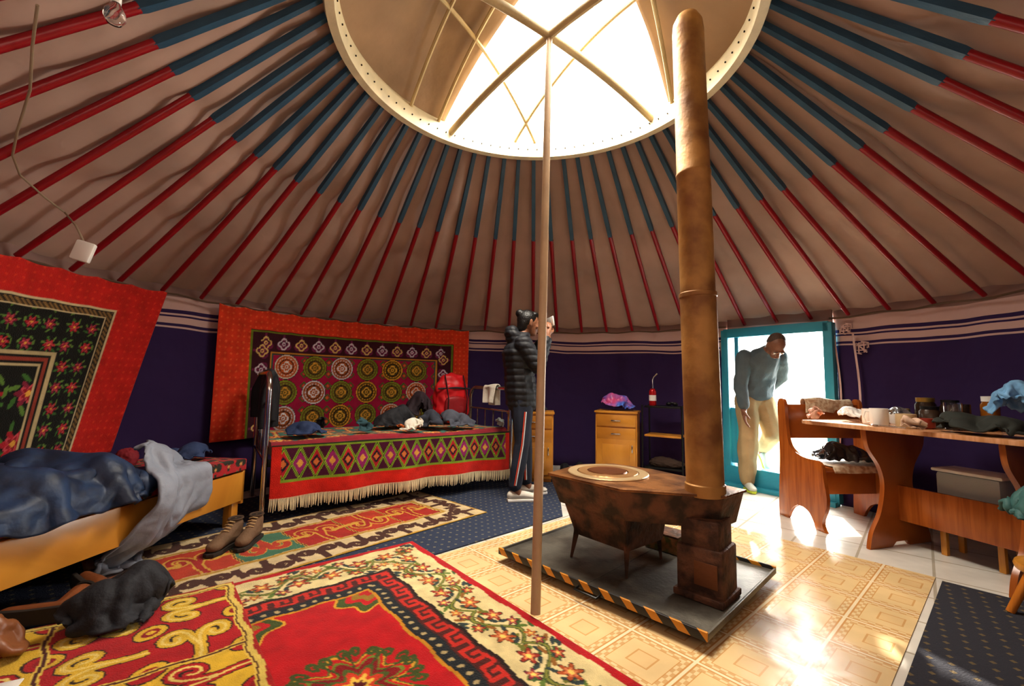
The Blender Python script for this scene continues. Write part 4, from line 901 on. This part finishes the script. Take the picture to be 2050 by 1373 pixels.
b=B(); b.box((0,0,.05),(.09,.05,.10),bev=.004); b.done('tea_box',mat('green_card','#4a6a3a',.5,c2='#c8b070',scale=20),loc=TP(.25,.30,TZ),rot=(0,0,.2),label='small upright green tea box on the table',cat='box')
b=B(); b.tube([(-.09,0,.006),(.05,0,.008)],.004,8); b.sph((.075,0,.008),(.022,.015,.006),sub=2); b.done('spoon',M_chrome,loc=TP(-.26,.06,TZ),rot=(0,0,1.9),label='steel spoon lying at the table edge',cat='spoon')
sl=thing('stool','low wooden stool under the table','stool',TP(.17,-.12,0),tw)
b=B(); b.box((0,0,.31),(.20,.32,.024)); b.done('seat',M_wood_y,sl)
for x in (-.08,.08):
    for y in (-.13,.13):
        b=B(); b.box((x,y,.15),(.03,.03,.30)); b.done('leg',M_wood_y,sl)
tu=thing('storage_tub','translucent white plastic tub with lid under the table','tub',TP(.17,-.12,.323),tw)
b=B(); b.box((0,0,.09),(.2,.3,.17),bev=.02); b.done('body',mat('frosted_plastic','#cfd6d6',.3,trans=.35,var=.05),tu)
b=B(); b.box((0,0,.185),(.22,.33,.02),bev=.008); b.done('lid',M_white,tu)
s2=thing('stool','orange wooden stool beside the table','stool',(2.43,1.97,.011),.3)
b=B(); b.lathe([(.0001,.19),(.165,.19),(.17,.205),(.165,.22),(.0001,.22)],32); b.done('seat',M_wood_y,s2)
for k in range(4):
    an=pi/4+k*pi/2; b=B(); b.tube([(.20*math.cos(an),.20*math.sin(an),0),(.12*math.cos(an),.12*math.sin(an),.195)],[.016,.019],10); b.done('leg',wood('orange_wood','#c87a24','#a8601a'),s2)
cloth('bag',(.54,.54),(2.45,1.97,.234),mat('teal_nylon','#37605e',.6,var=.25,bump=.5,bscale=20),.3,61,.12,blobs=[(0,0,.17,.15,.15,.20)],boxes=[((0,0,-.01),(.3,.3,.02)),((0,0,-.28),(2,2,.1))],start=(0,0,.42),thick=.012,crease=.003,cf=14,rough=.02,stiff=.5,label='teal green soft bag resting on the stool',cat='bag')
# ---------------------------------------------------------------- hanging bits
bl=G(231,18,2.22)
lb=thing('light_bulb','bare clear light bulb hanging from roof canvas','light bulb',bl)
b=B(); b.lathe([(.0001,-.055),(.02,-.05),(.03,-.03),(.028,-.01),(.014,.015),(.012,.02),(.0001,.02)],20); b.done('glass',M_glass,lb)
b=B(); b.lathe([(.0001,.02),(.014,.02),(.014,.045),(.017,.05),(.017,.075),(.0001,.08)],16); b.done('socket',M_white,lb)
b=B(); b.tube([(0,0,.075),(0.01,0,.12),(-.02,.02,.16)],.003,6); b.done('cord',M_white,lb)
M_cord=mat('beige_cord','#8f7d66',.6)
pt=G(167,503,1.60)
so=thing('power_adapter','white plug socket box hanging on a beige cord','power adapter',pt)
b=B(); b.box((0,0,0),(.075,.035,.1),rot=(0,.25,.4),bev=.008); b.done('body',M_white,so)
def rz_(x,y):
    r=math.hypot(x-CX,y-CY); return RZ+(WZ-RZ)*(r-RR)/(RW-RR)
b=B(); cp=[(0,0,.045),(-.02,-.03,.12)]
for u_,v_,dz in ((130,425,.03),(90,395,.02),(40,350,.02),(25,310,.02),(35,260,.02),(60,180,.02),(65,90,.02),(75,10,.02)):
    d=rr*((u_-1025)/F)+uu*((686-v_)/F)+fw; lo,hi=.5,4.
    for _ in range(30):
        md=(lo+hi)/2; q=CAM+d*md
        if q.z<rz_(q.x,q.y)-dz: lo=md
        else: hi=md
    q=CAM+d*lo; cp.append(tuple(q-pt))
b.tube(cp,.0045,8); b.done('cord',M_cord,so)
a=WA(1032,650); b=B(); b.box((0,0,0),(.2,.012,.36),bev=.002); b.mi=1; b.box((0,-.008,0),(.16,.004,.32),bev=0); b.mi=2
for s in (-1,1): b.box((0,-.011,0),(.01,.002,.3),rot=(0,s*.5,0),bev=0)
b.done('framed_picture',[M_wood_y,M_white,mat('red_stripe','#b82a2a',.6)],loc=pol(a,2.80,1.45),rot=(0,0,a-pi/2),label='small wood-framed white and red picture on the wall',cat='picture')
# ---------------------------------------------------------------- people
def hand(b,w,d,n,s=1,curl=.5,side=1):
    w=Vector(w); d=Vector(d).normalized(); n=Vector(n).normalized(); n=(n-d*n.dot(d)).normalized(); t=d.cross(n)*side
    kn=w+d*.085*s
    b.hull([(w,.024*s),(w+d*.045*s+t*.012*s,.022*s)]); b.hull([(w+d*.03*s+t*.018*s,.017*s),(kn+t*.025*s,.013*s)]); b.hull([(w+d*.03*s-t*.018*s,.017*s),(kn-t*.025*s,.012*s)]); b.hull([(w+d*.05*s+t*.02*s,.014*s),(w+d*.05*s-t*.02*s,.014*s)])
    for k,(off,L) in enumerate(((.031,.068),(.011,.077),(-.010,.072),(-.030,.056))):
        p=kn+t*off*s; ch=[(p,.0095*s)]; dd=d.copy(); 
        for q in range(3):
            an=curl*(.4+.35*q); dd=(d*math.cos(an)+n*math.sin(an)); p=p+dd*L*s*(.42,.32,.26)[q]; ch.append((p,(.009,.0082,.0072)[q]*s))
        b.hull(ch)
    p=w+d*.025*s+t*.022*s; q1=p+(t*.8+d*.6+n*.3).normalized()*.035*s; q2=q1+(t*.35+d*.8+n*.5).normalized()*.03*s; q3=q2+(d*.8+n*.5).normalized()*.022*s
    b.hull([(p,.013*s),(q1,.0115*s),(q2,.010*s),(q3,.008*s)])
def headm(b,M_):
    b.hull([((-.01,0,.02),(.092,.074,.09))],M_,3); b.hull([((.03,0,.0),(.06,.062,.08)),((.045,0,-.075),(.038,.038,.028))],M_)
    b.hull([((.088,0,.01),(.008,.008,.008)),((.106,0,-.022),(.012,.012,.009))],M_)
    b.hull([((.08,-.03,.03),(.012,.018,.008)),((.08,.03,.03),(.012,.018,.008))],M_)
    b.hull([((.083,-.016,-.052),(.009,.008,.006)),((.083,.016,-.052),(.009,.008,.006))],M_)
    for s in (-1,1):
        b.hull([((-.005,s*.076,.02),(.014,.008,.02)),((.0,s*.074,-.015),(.008,.007,.012))],M_)
        b.hull([((.06,s*.035,-.015),(.02,.022,.02))],M_)
def facebits(M_,parent,browc):
    for s in (-1,1):
        b=B(); b.sph(M_@Vector((.083,s*.03,.008)),.0105,sub=2); b.mi=1; b.sph(M_@Vector((.0905,s*.03,.008)),.005,sub=2); b.done('eye',[M_white,M_black],parent)
    b=B()
    for s in (-1,1): b.hull([(( .090,s*.015,.034),.0035),((.088,s*.042,.032),.003)],M_)
    b.done('eyebrow',browc,parent)
    b=B(); b.hull([((.091,-.018,-.052),.003),((.094,0,-.05),.0042),((.091,.018,-.052),.003)],M_); b.done('mouth',mat('lips','#7c4038',.5),parent)
M_hair=mat('black_hair','#0e0b0a',.45,var=.3,bump=.4,bscale=90)
M_puff=mat('black_puffer','#16181e',.6,var=.2,bump=.3,bscale=25)
def shoeP(parent,M_,m,ms,name='shoe'):
    b=B(); b.hull([((-.05,0,.05),(.04,.034,.04)),((.05,0,.05),(.04,.036,.035)),((.13,0,.036),(.05,.04,.026))],M_); b.remesh(name,m,parent,.006,3)
    b=B(); b.prism([(-.085,-.034),(.05,-.034),(.12,-.044),(.175,-.02),(.18,.015),(.12,.044),(.05,.036),(-.085,.034)],0,.022,M=M_,bev=.005); b.done('shoe_sole',ms,parent)
wo=thing('person','person in black puffer jacket holding a white phone to face','person',(.085,3.86,.010),math.radians(12))
headW=Matrix.Translation((.065,0,1.50))@Matrix.Rotation(math.radians(10),4,'Y')
b=B()
legs=[(-1,-.05),(1,.09)]
for s,fx in legs:
    b.hull([((0,s*.08,.86),(.09,.085,.09)),((.02+fx*.5,s*.095,.47),.055),((fx,s*.1,.1),.038),((fx+.02,s*.1,.05),.034)])
b.hull([((0,0,.88),(.10,.14,.09)),((-.01,0,1.05),(.09,.12,.09)),((-.02,0,1.24),(.10,.15,.09)),((-.01,0,1.35),(.06,.1,.04)),((.015,0,1.42),.046),((.045,0,1.46),.045)])
WR={}
for s in (-1,1):
    sh=Vector((-.02,s*.15,1.31)); el=Vector((.10,s*.19,1.12)); wr_=Vector((.215,s*.085,1.38))
    b.hull([(sh,.05),(el,.038),(wr_,.026)]); WR[s]=(sh,el,wr_)
    hand(b,wr_+Vector((0,0,.015)),(.05,-s*.2,1),(0,-s,.1),.95,.9,side=(1 if s>0 else -1))
headm(b,headW)
b.remesh('body',M_skin,wo,.0055,2)
facebits(headW,wo,M_hair)
b=B(); b.hull([((-.025,0,.035),(.092,.083,.09))],headW,3); b.hull([((-.05,0,-.0),(.06,.078,.07)),((-.06,0,-.06),(.04,.055,.04))],headW); b.hull([((.03,0,.09),(.045,.06,.03))],headW); b.hull([((-.10,0,.075),(.04,.04,.04))],headW)
b.remesh('hair',M_hair,wo,.006,3)
def quilt(c,n):
    q=abs(math.sin(c.z*pi/.055)); return c+n*(.009*(q**.5)-.004)+n*.005*nz(c.x*20,c.y*20,c.z*20)
b=B()
b.hull([((.01,0,.785),(.135,.17,.06)),((0,0,.90),(.14,.175,.08)),((-.015,0,1.06),(.13,.165,.08)),((-.03,0,1.24),(.14,.185,.09)),((-.02,0,1.34),(.09,.14,.05)),((.01,0,1.40),(.065,.07,.035))])
b.hull([((-.06,0,1.36),(.08,.11,.06)),((-.095,0,1.42),(.06,.095,.06))])
for s in (-1,1):
    sh,el,wr_=WR[s]; b.hull([(sh,.075),(el,.066),(wr_-Vector((.012,0,.03)),.044)])
b.remesh('jacket',M_puff,wo,.008,3,post=quilt)
b=B()
for s,fx in legs: b.hull([((.0,s*.08,.84),(.10,.09,.08)),((.02+fx*.5,s*.095,.47),.068),((fx-.01,s*.1,.13),.056)])
b.hull([((0,-.06,.86),.1),((0,.06,.86),.1)])
b.remesh('trousers',mat('navy_track_trousers','#1b2233',.8,var=.2,bump=.3,bscale=30),wo,.008,3,post=lambda c,n:c+n*.006*nz(c.x*12,c.y*12,c.z*9))
for s,fx in legs:
    for dx,cm in ((0,'#d8462a'),(.012,'#d9d9dd')):
        b=B(); pts=[]
        for z in np.linspace(.14,.74,12):
            k=(z-.13)/.34 if z<.47 else 1
            if z<.47: cx_=fx-.01+(.02+fx*.5-fx+.01)*k; r=.056+(.012)*k
            else: k2=(z-.47)/.37; cx_=.02+fx*.5*(1-k2); r=.068+.022*k2
            pts.append((cx_+dx-.02,s*.098+(-1)*(r+.002) if s<0 else s*.098-(r+.002),z))
        b.tube(pts,.0045,6); b.done('stripe',mat('stripe'+cm[1:],cm,.7),wo)
for s,fx in legs: shoeP(wo,Matrix.Translation((fx+.01,s*.1,0)),mat('white_sneaker','#cfc9bd',.6,var=.15),M_white)
ph=B(); ph.box((.265,0,1.53),(.012,.17,.085),rot=(0,-.15,0),bev=.006); ph.done('phone',M_white,None,loc=wo.location,rot=wo.rotation_euler,label='white phone held sideways in both raised hands',cat='phone')
# man
mp=G(1512,983,.0); fdir=math.atan2(-.97,-.17)
ma=thing('person','person in haze-greyed sweater and khaki trousers stooping through the doorway','person',(mp.x+.05,mp.y+.03,.004),fdir)
headM=Matrix.Translation((.43,.03,1.35))@Matrix.Rotation(math.radians(62),4,'Y')
b=B()
ch1=[((-.02,-.09,.88),(.09,.08,.09)),((.07,-.10,.50),.055),((.0,-.1,.1),.042),((.02,-.1,.05),.036)]
ch2=[((-.02,.09,.88),(.09,.08,.09)),((.0,.13,.55),.055),((-.26,.14,.36),.042),((-.27,.14,.30),.036)]
b.hull(ch1); b.hull(ch2)
tor=[((-.03,0,.93),(.09,.12,.08)),((.04,0,1.08),(.085,.11,.09)),((.17,0,1.23),(.085,.125,.08)),((.24,.01,1.29),(.055,.09,.05)),((.33,.02,1.33),.052),((.38,.02,1.35),.052)]
b.hull(tor)
A1=[Vector((.19,-.155,1.26)),Vector((.19,-.195,1.00)),Vector((.27,-.20,.78))]
A2=[Vector((.18,.16,1.26)),Vector((-.0,.24,1.09)),Vector((-.13,.15,.97))]
for A in (A1,A2): b.hull([(A[0],.045),(A[1],.04),(A[2],.029)])
hand(b,A1[2],(.12,.02,-1),(.3,1,0),1.05,.6,side=1); hand(b,A2[2],(-.3,-.9,-.3),(1,0,.2),1.05,.6,side=-1)
headm(b,headM)
b.remesh('body',mat('skin_dark','#7a523e',.5,var=.06),ma,.0055,2)
facebits(headM,ma,M_hair)
b=B(); b.hull([((-.026,0,.030),(.081,.0745,.083))],headM,3); b.hull([((-.05,0,.0),(.05,.07,.05))],headM); b.remesh('hair',mat('cropped_hair','#4a362b',.7,var=.3,bump=.5,bscale=120),ma,.006,2)
b=B(); b.hull([((-.03,0,.89),(.135,.17,.05)),((.0,0,1.0),(.135,.165,.07)),((.05,0,1.09),(.135,.16,.09)),((.17,0,1.22),(.13,.155,.09)),((.24,.01,1.29),(.085,.12,.06)),((.29,.02,1.32),(.062,.068,.05))])
b.hull([(A1[0],.068),(A1[1],.058),(A1[2]+Vector((0,0,.04)),.043)])
b.hull([(A2[0],.068),(A2[1],.058),(A2[2]+Vector((.02,.02,.01)),.043)])
b.remesh('sweater',mat('haze_greyed_knit','#4c585e',.9,var=.2,bump=.3,bscale=60),ma,.008,3,post=lambda c,n:c+n*.012*(.5+nz(c.x*12,c.y*12,c.z*12)))  # knit colour paled and greyed to stand in for bright haze at the door
b=B(); b.hull([((-.02,-.08,.84),(.115,.10,.1)),((.07,-.10,.50),.09),((.005,-.1,.10),.076)]); b.hull([((-.02,.08,.84),(.115,.10,.1)),((.0,.14,.55),.09),((-.25,.15,.38),.07)]); b.hull([((-.02,-.07,.86),.10),((-.02,.07,.86),.10)])
b.remesh('trousers',mat('khaki_cotton','#a08b66',.85,var=.2,bump=.3,bscale=30),ma,.008,3,post=lambda c,n:c+n*.018*nz(c.x*9,c.y*9,c.z*7))
M_shoeM=mat('grey_sneaker','#b9bdb2',.6,var=.2); M_lime=mat('lime_sole','#b8cc3a',.5)
shoeP(ma,Matrix.Translation((.0,-.1,0)),M_shoeM,M_lime); shoeP(ma,Matrix.Translation((-.27,.14,.25))@Matrix.Rotation(math.radians(35),4,'Y'),M_shoeM,M_lime)
t0=time.time(); run_sims(); print('SIM',time.time()-t0)
# ---------------------------------------------------------------- light
w=bpy.data.worlds.new('world'); sc.world=w; w.use_nodes=True; bg=w.node_tree.nodes['Background']; bg.inputs[0].default_value=(1,.97,.9,1); bg.inputs[1].default_value=6
def area(nm,loc,tgt,size,e,c=(1,.93,.82),sy=None):
    l=bpy.data.lights.new(nm,'AREA'); l.energy=e; l.size=size; l.color=c
    if sy: l.shape='RECTANGLE'; l.size_y=sy
    o=bpy.data.objects.new(nm,l); COL.objects.link(o); o.location=loc; d=Vector(tgt)-Vector(loc); o.rotation_euler=d.to_track_quat('-Z','Y').to_euler(); return o
area('crown_skylight',(RX+.05,RY+.4,3.9),(RX-.2,RY-.1,0),1.6,330,(1,.91,.77))
dp=pol(DA,RW+.9,1.2); area('door_daylight',dp,pol(DA,0,.5),1.0,330,(1,.96,.9),1.3)
s=bpy.data.lights.new('sun','SUN'); s.energy=15; s.color=(1,.93,.8); s.angle=.02; so_=bpy.data.objects.new('sun',s); COL.objects.link(so_)
saz=math.radians(66); sd=Vector((-math.cos(saz),-math.sin(saz),-.54)); so_.rotation_euler=sd.to_track_quat('-Z','Y').to_euler()
for loc,e,r in (((.1,-.1,1.6),17,.5),((-1.2,.3,1.7),13,.4),((1.5,.2,1.7),12,.4)):  # soft warm fill added out of view; the room has no such lamps
    l=bpy.data.lights.new('fill_light','POINT'); l.energy=e; l.shadow_soft_size=r; l.color=(1,.83,.62); o=bpy.data.objects.new('fill_light',l); COL.objects.link(o); o.location=loc
sc.view_settings.view_transform='Standard'; sc.view_settings.look='None'; sc.view_settings.exposure=.2; sc.view_settings.gamma=.93
